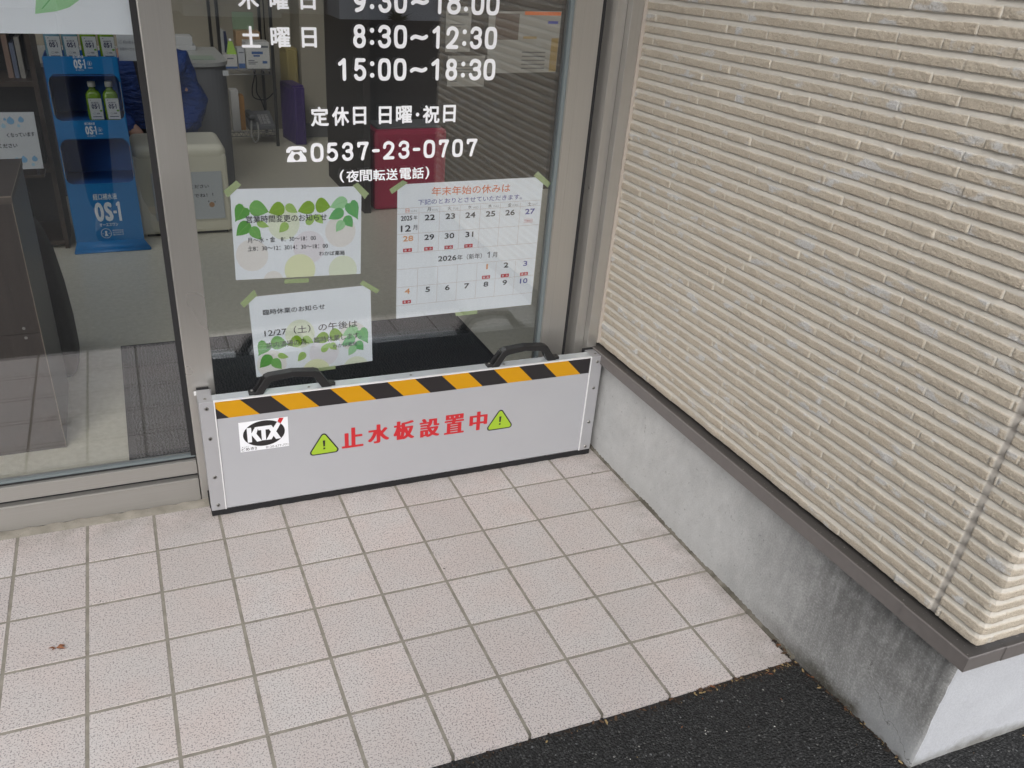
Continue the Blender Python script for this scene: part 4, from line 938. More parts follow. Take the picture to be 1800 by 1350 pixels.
wall_poster('wide_poster', 'wide faded poster with brown photo and gold edge on dark partition', [(2.253, .957), (2.676, .967), (2.674, .664), (2.26, .658)], [(2.292, 2.43, .824, .950, 1), (2.63, 2.673, .667, .835, 2), (2.46, 2.673, .945, .962, 5), (2.60, 2.66, .905, .918, 4), (2.46, 2.54, .83, .842, 2)] + rl)
wall_poster('tall_poster', 'upright pale poster high on the dark partition', [(2.015, .974), (2.156, .977), (2.155, .764), (2.017, .763)], [(2.03, 2.14, .935, .948, 3), (2.04, 2.12, .89, .895, 3), (2.04, 2.10, .875, .880, 3)])
wall_poster('small_poster', 'small square pale notice under the tall poster on dark partition', [(2.034, .744), (2.244, .745), (2.248, .592), (2.034, .593)], [(2.09, 2.16, .71, .716, 3), (2.08, 2.18, .690, .694, 3), (2.08, 2.19, .675, .679, 3), (2.08, 2.19, .660, .664, 3), (2.05, 2.09, .615, .622, 3)])
# red seat
rs = thing('red_seat', 'crimson box seat with grey top against the dark partition', 'seat', (1.76, 2.55, ZF))
mb = MB(); mb.box(1.560, 1.955, 2.43, 2.672, ZF, .424, b=.022); mb.build('body', M_REDS, rs)
mb = MB(); mb.box(1.585, 1.93, 2.462, 2.665, .4235, .4330, b=.004); mb.build('seat_pad', mat('grey_seat_pad', (.13, .13, .13), .6), rs)
# floor mat
mb = MB()
ny, nx_ = 60, 90
mb.box(.262, 1.478, .16, .990, ZF + .0002, ZF + .0075, b=.003)
fm = mb.build('border', mat('mat_rubber_edge', (.012, .012, .013), .6)); mroot = thing('door_mat', 'black ribbed door mat on the floor just inside the glass', 'mat', (.87, .57, ZF))
fm.parent = mroot; fm.matrix_parent_inverse = mroot.matrix_world.inverted()
mb = MB(); mb.box(.280, 1.460, .178, .972, ZF + .007, ZF + .0105, b=.0015); mb.build('pile', M_MAT, mroot)
# walnut desk by the window
dk = thing('walnut_desk', 'dark walnut pedestal desk close behind the left window', 'desk', (-.35, .55, ZF))
mb = MB(); mb.box(-.9, .1035, .358, .372, ZF + .001, .362); mb.box(-.9, .1035, .358, .372, .3632, .690); mb.build('front_panel', M_WALNUT, dk)
mb = MB(); mb.box(.086, .1030, .3725, .742, ZF + .001, .690); mb.build('side_panel', mat('desk_side_laminate', (.050, .052, .058), .4), dk)
mb = MB(); mb.box(-.9, .1050, .356, .746, .6905, .708); bevel(mb.build('top', M_WALTOP, dk), .0012)
mb = MB(); mb.box(-.9, .0860, .374, .742, .03, .045); mb.build('bottom_shelf', M_WALNUT, dk)
mb = MB(); mb.box(.1025, .1042, .3568, .3584, ZF + .001, .690); mb.box(-.9, .1056, .3548, .3562, .7060, .7086); mb.box(.1046, .1058, .356, .746, .7062, .7086); mb.build('edge_banding', M_EDGEB, dk)
for zc in (.378, .352):
    mb = MB(); mb.tube([(.067, .3582, zc), (.067, .3568, zc)], .0038, 14); mb.build('screw', M_STEEL, dk)
bg_ = thing('dark_bag', 'dark brown soft bag standing on the floor behind the walnut desk', 'bag', (.08, .92, ZF))
prof = [(.050, 0.), (.058, .02), (.058, .12), (.052, .24), (.040, .36), (.022, .44), (.010, .47)]
mb = MB(); mb.lathe(prof, (.078, .93, ZF), 20, 0, .35); mb.v = [(x, .93 + (y - .93) * 2.6, z) for x, y, z in mb.v]; mb.build('body', mat('dark_brown_fabric', (.018, .014, .013), .8), bg_)
mb = MB(); mb.tube([(.078, .86, .47), (.078, .87, .55), (.078, .93, .585), (.078, .99, .55), (.078, 1.0, .47)], .006, 8); mb.build('strap', M_BLACK, bg_)
# bookcase
bk = thing('brown_bookcase', 'dark brown open bookcase left of the blue display stand', 'bookcase', (-.5, 2.3, ZF))
mb = MB(); mb.box(.066, .0855, 2.12, 2.45, ZF, 1.8); mb.build('side_board', M_BOOK, bk)
mb = MB(); mb.box(-1.3, .0655, 2.44, 2.455, ZF, 1.8); mb.build('back_board', mat('bookcase_back', (.012, .010, .010), .8), bk)
for z in (.045, .357, .695, 1.05): 
    mb = MB(); mb.box(-1.3, .0655, 2.125, 2.435, z - .010, z + .010); mb.build('shelf', M_BOOK, bk)
mb = MB(); mb.box(-.10, .05, 2.2, 2.42, .368, .52); bb = mb.build('black_box', M_BLACK); tag(bb, 'black box on the lower bookcase shelf behind the raindrop sign', 'box')
for i, (x, w, h, c) in enumerate([(.030, .018, .15, (.25, .24, .22)), (.008, .016, .13, (.10, .12, .18)), (-.014, .02, .16, (.20, .13, .10))]):
    mb = MB(); mb.box(x - w / 2, x + w / 2, 2.2, 2.34, .706, .706 + h); o = mb.build('book', mat('book_cover_%d' % i, c, .6)); tag(o, ['pale grey upright book nearest the bookcase side board', 'dark blue upright book between two others on the bookcase', 'brown upright book leftmost of three on the bookcase'][i], 'book', 'books on the bookcase')
# raindrop sign
sg = thing('raindrop_sign', 'white sign with blue raindrops standing above the walnut desk', 'sign', (-.07, 2.0, .39))
mb = MB(); mb.prism([(-.24, .612), (.057, .610), (.053, .394), (-.24, .390)], 2.0, 2.003); s_ = mb.build('board', mat('sign_card', (.50, .53, .56), .6), sg)
mb = MB()
def drop(cx, cz, s, mi): mb.flat([(cx, cz + 1.35 * s)] + [(cx + s * math.cos(math.radians(a)), cz + s * .9 * math.sin(math.radians(a))) for a in range(35, -216, -25)], 1.9985, mi)
for cx, cz, s, mi in [(-.0315, .578, .0135, 0), (.0065, .582, .0105, 0), (-.0055, .560, .0060, 1), (-.0505, .585, .0050, 0), (-.060, .560, .0085, 1), (-.070, .424, .011, 1), (-.0370, .434, .0062, 1), (-.012, .430, .0125, 0), (.0275, .432, .0105, 0), (.0180, .410, .0065, 1), (-.048, .425, .0060, 1)]:
    if cz > .5: drop(cx, cz, s, mi)
mb.build('raindrop_print', [M_C['water_blue'], M_C['water_pale']], s_); mb = MB()
for cx, cz, s, mi in [(-.070, .424, .011, 1), (-.0370, .434, .0062, 1), (-.012, .430, .0125, 0), (.0275, .432, .0105, 0), (.0180, .410, .0065, 1), (-.048, .425, .0060, 1)]: drop(cx, cz, s, mi)
mb.build('raindrop_print', [M_C['water_blue'], M_C['water_pale']], s_)
for q_ in (("くなっています", (-.055, .517), (.100, .003), (0, .0165), 1.9985, 0, .02), ("ください", (-.092, .4765), (.067, .002), (0, .0165), 1.9985, 0, .026)): mb = MB(); put_text(mb, *q_); mb.build('text_line', M_INK, s_)
for xx in (-.16, .03):
    mb = MB(); mb.box(xx - .004, xx + .004, 2.004, 2.011, .367, .40); mb.build('stand_leg', M_INK, sg)
mb = MB(); mb.box(-.18, .05, 2.0, 2.118, .358, .3675); lg = mb.build('sign_ledge', M_BOOK, bk)

# blue display stand
dp = thing('display_stand', 'bright blue cardboard drink display stand behind the left window', 'display stand', (.26, 2.2, ZF))
YD = 2.05
def hole(x0, x1, z0, z1, c): return [(x0 + c, z0), (x1 - c * 1.1, z0), (x1, z0 + c), (x1, z1 - c * 1.2), (x1 - c, z1), (x0 + c, z1), (x0, z1 - c * 1.2), (x0, z0 + c)]
XD0, XD1, xm = .119, .3975, .258
mb = MB()
hA = (.128, .3905, .566, .742); hB = (.126, .3915, .312, .494)
def side_poly(s):
    xo = XD0 if s < 0 else XD1; f = lambda x: x
    pts = [(xo, .055), (xm, .055)]
    for (x0, x1, z0, z1) in (hB, hA):
        xi = x0 if s < 0 else x1; sg_ = 1 if s < 0 else -1; c = .022
        pts += [(xm, z0), (xi + sg_ * c, z0), (xi + sg_ * .004, z0 + .010), (xi, z0 + .024), (xi, z1 - .030), (xi + sg_ * .006, z1 - .014), (xi + sg_ * c, z1), (xm, z1)]
    return pts + [(xm, .806), (xo + (.004 if s < 0 else -.004), .806)]
for s in (-1, 1): mb.prism(side_poly(s), YD, YD + .004)
mb.build('front_panel', M_BLUE, dp)
mb = MB(); mb.box(XD0 + .001, XD0 + .004, YD + .0045, 2.30, .05, .80); mb.box(XD1 - .004, XD1 - .001, YD + .0045, 2.30, .05, .80); mb.box(XD0 + .001, XD1 - .001, 2.30, 2.304, ZF, .80)
mb.build('carcass', M_BLUED, dp)
for z in (.305, .560, .738):
    mb = MB(); mb.box(XD0 + .0045, XD1 - .0045, YD + .0045, 2.299, z - .004, z); mb.build('shelf', M_BLUED, dp)
mb = MB(); vs = []; prof = [(YD - .0005, .066), (YD - .004, .045), (YD - .012, .028), (YD - .024, ZF + .002), (YD - .026, ZF + .0005)]
w = [(XD0 + .002, XD1 - .002), (XD0 - .006, XD1 + .010), (XD0 - .012, XD1 + .022), (XD0 - .014, XD1 + .024), (XD0 - .010, XD1 + .018)]
for (y, z), (a, b) in zip(prof, w): vs += [(a, y, z), (b, y, z)]
mb.add(vs, [(2 * i, 2 * i + 2, 2 * i + 3, 2 * i + 1) for i in range(4)][::1], 0, True); bf = mb.build('base_flap', M_BLUE, dp)
so = bf.modifiers.new('solid', 'SOLIDIFY'); so.thickness = .003; so.offset = 1
mb = MB()
def emblem(mb, cx, cz, r, y, mi=0):
    ring(mb, cx, cz, r, r * .09, y, mi); disc(mb, cx, cz + r * .30, r * .22, y, mi, 14); mb.flat([(cx - r * .12, cz + .08 * r), (cx + r * .12, cz + .08 * r), (cx + r * .34, cz - r * .55), (cx - r * .34, cz - r * .55)], y, mi)
    mb.flat([(cx - r * .8, cz - r * .08), (cx - r * .4, cz - r * .08), (cx - r * .4, cz + .0 * r), (cx - r * .8, cz)], y, mi); mb.flat([(cx + r * .4, cz - r * .08), (cx + r * .8, cz - r * .08), (cx + r * .8, cz), (cx + r * .4, cz)], y, mi)
def os1(mb, x, z, w, y, mi=0, em=True, kana=True):
    """brand block: caption above, condensed numerals, kana below; x,z = left and bottom of the big letters, w its width"""
    h = w * .80
    for ch, a, b in (('O', 0, .34), ('S', .37, .69)): put_text(mb, ch, (x + a * w, z), ((b - a) * w, 0), (0, h), y, mi, .045)
    mb.flat([(x + .90 * w, z), (x + w, z), (x + w, z + h), (x + .93 * w, z + h), (x + .85 * w, z + h * .90), (x + .85 * w, z + h * .78), (x + .90 * w, z + h * .80)], y, mi)
    mb.flat([(x + .71 * w, z + h * .40), (x + .84 * w, z + h * .40), (x + .84 * w, z + h * .54), (x + .71 * w, z + h * .54)], y, mi)
    put_text(mb, "経口補水液", (x + .02 * w, z + h * 1.12), (w * .92, 0), (0, h * .32), y, mi, .012)
    if kana: put_text(mb, "オーエスワン", (x + .1 * w, z - h * .26), (w * .72, 0), (0, h * .18), y, mi, .02)
yp = YD - .0012
os1(mb, .214, .150, .104, yp); emblem(mb, .245, .098, .0215, yp)
for i in range(3): put_text(mb, ["病者用食品", "許可基準型", "経口補水液"][i], (.272, .106 - .0095 * i), (.044, 0), (0, .0065), yp, 0)
mb.build('brand_print', M_PRINTW, dp)
mb = MB(); os1(mb, .231, .762, .042, yp); emblem(mb, .289, .781, .0085, yp); mb.flat([(.281, .7635), (.298, .7635), (.298, .7655), (.281, .7655)], yp); mb.build('brand_print', M_PRINTW, dp)
mb = MB(); os1(mb, .232, .511, .042, yp); emblem(mb, .288, .530, .0085, yp); mb.flat([(.280, .5125), (.297, .5125), (.297, .5145), (.280, .5145)], yp); mb.build('brand_print', M_PRINTW, dp)
for (x0, x1, z0, z1) in (hA, hB):
    for a, b in ((x0 - .0012, x0 - .0001), (x1 + .0001, x1 + .0014)): mb = MB(); mb.box(a, b, YD - .0008, YD + .004, z0 + .024, z1 - .030); mb.build('cut_edge', M_CARD, dp)
M_LAB = mat('bottle_label', (.42, .45, .46), .45); M_CAPW = mat('bottle_cap', (.45, .45, .43), .5)
def liquid(name, col): return mat(name, col, .12, spec=.6)
def bottle(x, y, z, col, label, grp, leafed=True):
    b = thing('drink_bottle', label, 'bottle', (x, y, z), 0, grp)
    r = .0300; k = .76
    mb = MB(); mb.lathe([(r * .92, 0), (r, .006), (r, .045), (r * .96, .048), (r, .051), (r, .090), (r * .95, .099), (r * .78, .108), (r * .55, .114), (.0125, .119), (.0125, .127)], (x, y, z), 28, 0, .3); body = mb.build('body', liquid('bottle_' + col[0], col[1]), b)
    mb = MB(); mb.lathe([(.0145, .126), (.0152, .128), (.0152, .143), (.0145, .146)], (x, y, z), 24); mb.build('cap', M_CAPW, b)
    mb = MB(); lx0, lx1 = x - .0190, x + .0285
    o_z = z; n0 = len(mb.v)
    mb.prism([(lx0, z + .006), (lx1, z + .006), (lx1, z + .112), (lx0 - .003, z + .112)], y - r - .0014, y - r - .0006, 0)
    yy = y - r - .002
    os1(mb, x - .012, z + .060, .030, yy, 1, kana=False); disc(mb, x - .012, z + .104, .002, yy, 1, 10)
    if leafed: disc(mb, x + .0215, z + .050, .0052, yy, 2, 16)
    ring(mb, x - .004, z + .036, .0048, .0007, yy, 1, 18); mb.flat([(x + .004, z + .033), (x + .016, z + .033), (x + .016, z + .035), (x + .004, z + .035)], yy, 1); mb.flat([(x + .004, z + .037), (x + .016, z + .037), (x + .016, z + .039), (x + .004, z + .039)], yy, 1)
    mb.flat([(x - .012, z + .018), (x + .022, z + .018), (x + .022, z + .0215), (x - .012, z + .0215)], yy, 1)
    mb.v = [(a, b, o_z + (c - o_z) * k) for a, b, c in mb.v]
    mb.build('label', [M_LAB, mat('label_navy', (.012, .016, .07), .5), mat('label_apple', (.10, .25, .02), .5)], b)
GREENB = ('green', (.115, .22, .015)); BLUEB = ('pale_blue', (.10, .22, .29))
bottle(.282, 2.105, .561, GREENB, 'left of two green-labelled drink bottles inside the display opening', 'drink bottles on the display stand')
bottle(.347, 2.105, .561, GREENB, 'right of two green-labelled drink bottles inside the display opening', 'drink bottles on the display stand')
for i, (xx, cb, lb) in enumerate([(.166, BLUEB, 'leftmost pale blue drink bottle on top of the display'), (.230, BLUEB, 'second pale blue drink bottle from left on display top'), (.297, GREENB, 'green drink bottle third from left on display top'), (.364, GREENB, 'rightmost green drink bottle on top of the display')]):
    bottle(xx, 2.105, .790, cb, lb, 'drink bottles on the display stand', cb is GREENB)
mb = MB(); mb.prism([(.409, 1.0), (.488, 1.0), (.480, .760), (.404, .760)], 2.30, 2.303); hp = mb.build('hanging_sheet', mat('hanging_paper', (.55, .58, .60), .5)); tag(hp, 'pale printed sheet hanging right of the display top', 'sheet')
for q_ in (("ご自由に", (.412, .828), (.068, 0), (0, .012)), ("お取りください", (.414, .800), (.066, 0), (0, .012))):
    mb = MB(); put_text(mb, *q_, 2.2985, 0); mb.build('text_line', mat('faded_ink', (.18, .19, .22), .7), hp)
hk = MB(); hk.box(.39, .52, 2.304, 2.33, .985, 1.02); hk.box(.50, .52, 2.33, 2.36, ZF, 1.02); st_ = hk.build('sheet_stand', M_BOOK); tag(st_, 'thin brown post holding the hanging sheet', 'stand')

# ivory stools and the seated visitor
def stool(x0, x1, y0, y1, h, label):
    s = thing('ivory_stool', label, 'stool', ((x0 + x1) / 2, (y0 + y1) / 2, ZF), 0, 'ivory box stools')
    mb = MB(); mb.box(x0, x1, y0, y1, ZF + .012, h - .040, b=.014); mb.build('base', M_STOOL, s)
    mb = MB(); mb.box(x0 - .001, x1 + .001, y0 - .001, y1 + .001, h - .075, h); bevel(mb.build('cushion', M_STOOL, s), .034, 5)
    mb = MB(); mb.box(x0 + .02, x1 - .02, y0 + .02, y1 - .02, ZF, ZF + .012); mb.build('foot_plate', M_BLACK, s)
    return s
stool(.395, .800, 2.20, 2.52, .425, 'front ivory box stool with a paper note on its face')
stool(.34, .72, 2.62, 3.02, .25, 'rear ivory stool carrying the visitor in the blue jacket')
nt_ = thing('stool_note', 'white paper note stuck on the front of the ivory stool', 'note', (.62, 2.197, .095))
mb = MB(); mb.prism([(.463, .310), (.770, .311), (.772, .093), (.464, .097)], 2.1945, 2.1955); s_ = mb.build('paper', mat('note_paper', (.44, .47, .48), .7), nt_)
for q_ in (("ご利用ください", (.560, .2345), (.149, .003), (0, .0175), 2.1938, 0, .02), ("座らないでね！！", (.535, .1915), (.190, .006), (0, .0175), 2.1938, 0, .02)): mb = MB(); put_text(mb, *q_); mb.build('text_line', M_INK, s_)
mb = MB(); disc(mb, .715, .160, .012, 2.1938, 1, 16); disc(mb, .702, .176, .0035, 2.1938, 2, 10); disc(mb, .730, .172, .0035, 2.1938, 2, 10)
mb.build('print', [M_INK, mat('bear_tan', (.36, .20, .09), .6), M_GREY], s_)
ZOFF = .19
def skin_body(name, verts, edges, radii, m, parent, root=0, sub=2):
    verts = [(x, y, max(.050, z - ZOFF)) for x, y, z in verts] if ZOFF else verts
    me = bpy.data.meshes.new(name); me.from_pydata(verts, edges, []); o = bpy.data.objects.new(name, me); COL.objects.link(o)
    sk = o.modifiers.new('skin', 'SKIN'); sk.use_smooth_shade = True
    for i, r in enumerate(radii): me.skin_vertices[0].data[i].radius = (r, r) if not isinstance(r, tuple) else r
    me.skin_vertices[0].data[root].use_root = True
    ss = o.modifiers.new('sub', 'SUBSURF'); ss.levels = sub; ss.render_levels = sub
    dg = bpy.context.evaluated_depsgraph_get(); nm = bpy.data.meshes.new_from_object(o.evaluated_get(dg)); bpy.data.objects.remove(o)
    o = bpy.data.objects.new(name, nm); nm.materials.clear(); nm.materials.append(m); COL.objects.link(o)
    for p in nm.polygons: p.use_smooth = True
    o.parent = parent; o.matrix_parent_inverse = parent.matrix_world.inverted()
    return o
pe = thing('person', 'person in a bright blue jacket sitting behind the white stool', 'person', (.56, 2.8, ZF))
px_, py_ = .520, 2.80
V = [(px_, py_, .48), (px_, py_ - .01, .62), (px_, py_ - .03, .78), (px_, py_ - .03, .90), (px_, py_ - .05, .98), (px_, py_ - .07, 1.06), (px_, py_ - .07, 1.13),
     (px_ - .15, py_ - .03, .87), (px_ - .205, py_ - .06, .68), (px_ - .06, py_ - .24, .575), (px_ + .15, py_ - .03, .87), (px_ + .215, py_ - .06, .66), (px_ + .07, py_ - .24, .575),
     (px_ - .09, py_ - .05, .485), (px_ - .10, py_ - .27, .50), (px_ - .10, py_ - .29, .10), (px_ + .09, py_ - .05, .485), (px_ + .10, py_ - .27, .50), (px_ + .10, py_ - .29, .10)]
Ed = [(0, 1), (1, 2), (2, 3), (3, 4), (4, 5), (5, 6), (3, 7), (7, 8), (8, 9), (3, 10), (10, 11), (11, 12), (0, 13), (13, 14), (14, 15), (0, 16), (16, 17), (17, 18)]
Rd = [(.14, .10), (.135, .10), (.15, .105), (.10, .08), .05, .085, .075, .065, .052, .033, .065, .052, .033, .085, .07, .045, .085, .07, .045]
skin_body('body', V, Ed, Rd, M_SKIN, pe)
J = [(px_, py_, .46), (px_, py_ - .01, .62), (px_, py_ - .03, .78), (px_, py_ - .03, .90), (px_, py_ - .045, .945), (px_ - .15, py_ - .03, .87), (px_ - .205, py_ - .06, .68), (px_ - .085, py_ - .215, .583), (px_ + .15, py_ - .03, .87), (px_ + .215, py_ - .06, .66), (px_ + .095, py_ - .215, .583)]
je = [(0, 1), (1, 2), (2, 3), (3, 4), (3, 5), (5, 6), (6, 7), (3, 8), (8, 9), (9, 10)]
jr = [(.165, .125), (.158, .122), (.172, .125), (.12, .10), .066, .083, .070, .050, .083, .070, .050]
jk = skin_body('jacket', J, je, jr, M_JACK, pe)
dsp = bpy.data.textures.new('folds', 'CLOUDS'); dsp.noise_scale = .075
md = jk.modifiers.new('folds', 'DISPLACE'); md.texture = dsp; md.strength = .06; md.mid_level = .5
skin_body('trousers', [(px_, py_, .47), (px_ - .09, py_ - .05, .485), (px_ - .10, py_ - .27, .50), (px_ - .10, py_ - .29, .12), (px_ + .09, py_ - .05, .485), (px_ + .10, py_ - .27, .50), (px_ + .10, py_ - .29, .12)], [(0, 1), (1, 2), (2, 3), (0, 4), (4, 5), (5, 6)], [(.15, .115), .095, .08, .058, .095, .08, .058], M_DKCL, pe)
for sx in (-1, 1):
    skin_body('shoe', [(px_ + .10 * sx, py_ - .27, .055), (px_ + .10 * sx, py_ - .36, .05), (px_ + .10 * sx, py_ - .44, .045)], [(0, 1), (1, 2)], [.038, .036, .028], M_BLACK, pe)
    hx, hy, hz = px_ + .065 * sx, py_ - .245, .575
    skin_body('hand', [(hx, hy, hz), (hx - .03 * sx, hy - .045, hz - .008), (hx - .045 * sx, hy - .085, hz - .018), (hx - .03 * sx, hy - .09, hz - .018), (hx - .055 * sx, hy - .08, hz - .02), (hx - .015 * sx, hy - .085, hz - .02), (hx - .045 * sx, hy - .105, hz - .035), (hx - .03 * sx, hy - .112, hz - .036), (hx - .058 * sx, hy - .097, hz - .034), (hx - .013 * sx, hy - .103, hz - .034), (hx - .055 * sx, hy - .035, hz + .008), (hx - .068 * sx, hy - .06, hz + .004)],
        [(0, 1), (1, 2), (1, 3), (1, 4), (1, 5), (2, 6), (3, 7), (4, 8), (5, 9), (1, 10), (10, 11)], [.026, .030, .010, .010, .009, .009, .0085, .0085, .008, .008, .012, .009], M_SKIN, pe)
ZP = -.19
hc = Vector((px_, py_ - .075, 1.10 + ZP))
mb = MB()
prof = [(.03, .155), (.07, .145), (.096, .10), (.102, .03), (.096, -.03)]
mb.lathe([(r, z) for r, z in prof[::-1]], (hc.x, hc.y + .02, hc.z + .02), 20); mb.build('hair', M_HAIR, pe)
mb = MB()
for sx in (-1, 1): mb = MB(); mb.lathe([(.001, -.006), (.009, -.004), (.011, 0), (.009, .004), (.001, .006)], (hc.x + .032 * sx, hc.y - .082, hc.z + .015), 10); mb.build('eye', M_INK, pe)
mb = MB(); mb.tube([(hc.x, hc.y - .085, hc.z + .02), (hc.x, hc.y - .104, hc.z - .018), (hc.x, hc.y - .086, hc.z - .024)], [.008, .013, .009], 10); mb.build('nose', M_SKIN, pe)
mb = MB(); mb.tube([(hc.x - .024, hc.y - .076, hc.z - .05), (hc.x, hc.y - .087, hc.z - .053), (hc.x + .024, hc.y - .076, hc.z - .05)], [.003, .006, .003], 8); mb.build('mouth', mat('lips', (.36, .12, .10), .5), pe)
mb = MB(); pts = [(px_ - .05, py_ - .155, .90), (px_ + .05, py_ - .155, .90), (px_, py_ - .17, .66)]
mb.add([(px_ - .055, py_ - .125, .73), (px_ + .055, py_ - .125, .73), (px_ + .03, py_ - .172, .51), (px_ - .03, py_ - .172, .51)], [(3, 2, 1, 0)]); mb.build('scarf', M_DKCL, pe)

# the photographer, upright behind the camera with the phone held up; only mirrored faintly in the panes
ZOFF = 0
pg = thing('person', 'person in dark clothes holding up a phone, mirrored in the left window', 'person', (.36, -2.25, -.01))
qx, qy = .355, -2.27
M_COAT = mat('charcoal_coat', (.022, .023, .027), .8)
TR = [(qx, qy, .93), (qx, qy + .0, 1.10), (qx, qy + .01, 1.30), (qx, qy + .01, 1.45), (qx, qy + .02, 1.53), (qx, qy + .04, 1.62), (qx, qy + .04, 1.70), (qx - .19, qy + .02, 1.41), (qx - .25, qy + .09, 1.15), (qx - .05, qy + .36, 1.245), (qx + .19, qy + .02, 1.41), (qx + .25, qy + .09, 1.15), (qx + .07, qy + .36, 1.245),
      (qx - .095, qy, .88), (qx - .11, qy + .01, .48), (qx - .12, qy - .02, .06), (qx + .095, qy, .88), (qx + .11, qy + .01, .48), (qx + .12, qy - .02, .06)]
skin_body('body', TR, Ed, [(.15, .10), (.14, .10), (.15, .105), (.11, .08), .055, .09, .078, .062, .050, .032, .062, .050, .032, .085, .062, .042, .085, .062, .042], M_SKIN, pg)
skin_body('coat', [(qx, qy, .80)] + TR[1:4] + [(qx, qy + .015, 1.50)] + TR[7:9] + [(qx - .075, qy + .325, 1.230)] + TR[10:12] + [(qx + .095, qy + .325, 1.230)], je, [(.185, .135), (.165, .125), (.18, .13), (.125, .10), .070, .082, .068, .048, .082, .068, .048], M_COAT, pg)
skin_body('trousers', [(qx, qy, .90)] + TR[13:15] + [(qx - .12, qy - .02, .09)] + TR[16:18] + [(qx + .12, qy - .02, .09)], [(0, 1), (1, 2), (2, 3), (0, 4), (4, 5), (5, 6)], [(.155, .115), .10, .078, .060, .10, .078, .060], M_DKCL, pg)
for sx in (-1, 1):
    skin_body('shoe', [(qx + .12 * sx, qy - .05, .045), (qx + .125 * sx, qy + .06, .040), (qx + .13 * sx, qy + .16, .032)], [(0, 1), (1, 2)], [.045, .043, .036], M_BLACK, pg)
    hx, hy, hz = qx + .010 + .062 * sx, qy + .355, 1.245
    fl_ = [(hx, hy - .02, hz - .01), (hx + .004 * sx, hy + .012, hz + .012)]; rr_ = [.026, .030]; ee = [(0, 1)]
    for j in range(4):
        b0 = len(fl_); fl_ += [(hx + .006 * sx, hy + .030 + .003 * j, hz + .040 - .020 * j), (hx - .016 * sx, hy + .040, hz + .044 - .020 * j), (hx - .036 * sx, hy + .038, hz + .046 - .020 * j)]; ee += [(1, b0), (b0, b0 + 1), (b0 + 1, b0 + 2)]; rr_ += [.0100, .0090, .0080]
    b0 = len(fl_); fl_ += [(hx - .020 * sx, hy + .004, hz + .025), (hx - .036 * sx, hy + .010, hz + .040)]; ee += [(1, b0), (b0, b0 + 1)]; rr_ += [.0115, .009]
    skin_body('hand', fl_, ee, rr_, M_SKIN, pg)
mb = MB(); mb.box(.285, .445, -1.892, -1.884, 1.235, 1.310, b=.003); phn = mb.build('mobile_phone', M_PLAST); tag(phn, 'black mobile phone held up in the hands of the dark-clothed person', 'phone')
gc = Vector((qx, qy + .045, 1.665)); mb = MB(); mb.lathe([(.098, -.04), (.106, .03), (.098, .10), (.07, .145), (.03, .158)], (gc.x, gc.y - .02, gc.z + .015), 20); mb.build('hair', M_HAIR, pg)
for sx in (-1, 1):
    mb = MB(); mb.lathe([(.001, -.006), (.009, -.004), (.011, 0), (.009, .004), (.001, .006)], (gc.x + .032 * sx, gc.y + .080, gc.z + .012), 10); mb.build('eye', M_INK, pg)
    mb = MB(); mb.lathe([(.004, -.03), (.014, -.015), (.017, .01), (.006, .03)], (gc.x + .088 * sx, gc.y + .0, gc.z), 10); mb.build('ear', M_SKIN, pg)
mb = MB(); mb.tube([(gc.x, gc.y + .080, gc.z + .02), (gc.x, gc.y + .106, gc.z - .020), (gc.x, gc.y + .084, gc.z - .026)], [.008, .013, .009], 10); mb.build('nose', M_SKIN, pg)
mb = MB(); mb.tube([(gc.x - .024, gc.y + .074, gc.z - .052), (gc.x, gc.y + .086, gc.z - .055), (gc.x + .024, gc.y + .074, gc.z - .052)], [.003, .006, .003], 8); mb.build('mouth', mat('lips', (.36, .12, .10), .5), pg)

# reception counter with things on it
ct = thing('reception_counter', 'grey reception counter with rounded end behind the visitor', 'counter', (.4, 3.3, ZF))
arc = [(.80 + .14 * math.sin(math.radians(a)), 3.14 - .14 * math.cos(math.radians(a))) for a in range(0, 91, 10)]
mb = MB(); mb.extrude_z([(-.6, 3.0)] + arc + [(.94, 3.7), (-.6, 3.7)], ZF, .645); mb.build('body', M_GREY, ct)
arc = [(.80 + .15 * math.sin(math.radians(a)), 3.14 - .15 * math.cos(math.radians(a))) for a in range(0, 91, 10)]
mb = MB(); mb.extrude_z([(-.6, 2.99)] + arc + [(.95, 3.7), (-.6, 3.7)], .6455, .664); mb.build('top', M_GREYT, ct)
mb = MB(); mb.box(.907, .936, 2.9985, 2.9995, .604, .629); mb.build('price_tag', mat('tag_white', (.5, .52, .53), .6), ct)
for i, (x, y, w, dd, c) in enumerate([(.62, 3.10, .13, .18, (.34, .36, .33)), (.77, 3.12, .12, .17, (.30, .38, .30)), (.50, 3.2, .12, .16, (.42, .42, .40))]):
    mb = MB(); mb.box(x, x + w, y, y + dd, .6645, .6665); o = mb.build('leaflet', mat('leaflet_%d' % i, c, .4)); tag(o, ['middle grey leaflet lying on the reception counter', 'pale green leaflet nearest the rounded counter end', 'off-white leaflet leftmost on the reception counter'][i], 'leaflet', 'leaflets on the counter')
for i, (x0, x1, z0, z1) in enumerate([(.63, .83, .6645, .690), (.625, .815, .6905, .735)]):
    mb = MB(); mb.box(x0, x1, 3.52, 3.66, z0, z1); o = bevel(mb.build('white_carton', mat('carton_white', (.42, .43, .43), .6)), .002); tag(o, ['lower flat white carton stacked on the grey counter', 'upper white carton stacked on the grey counter'][i], 'carton', 'white cartons on the counter')

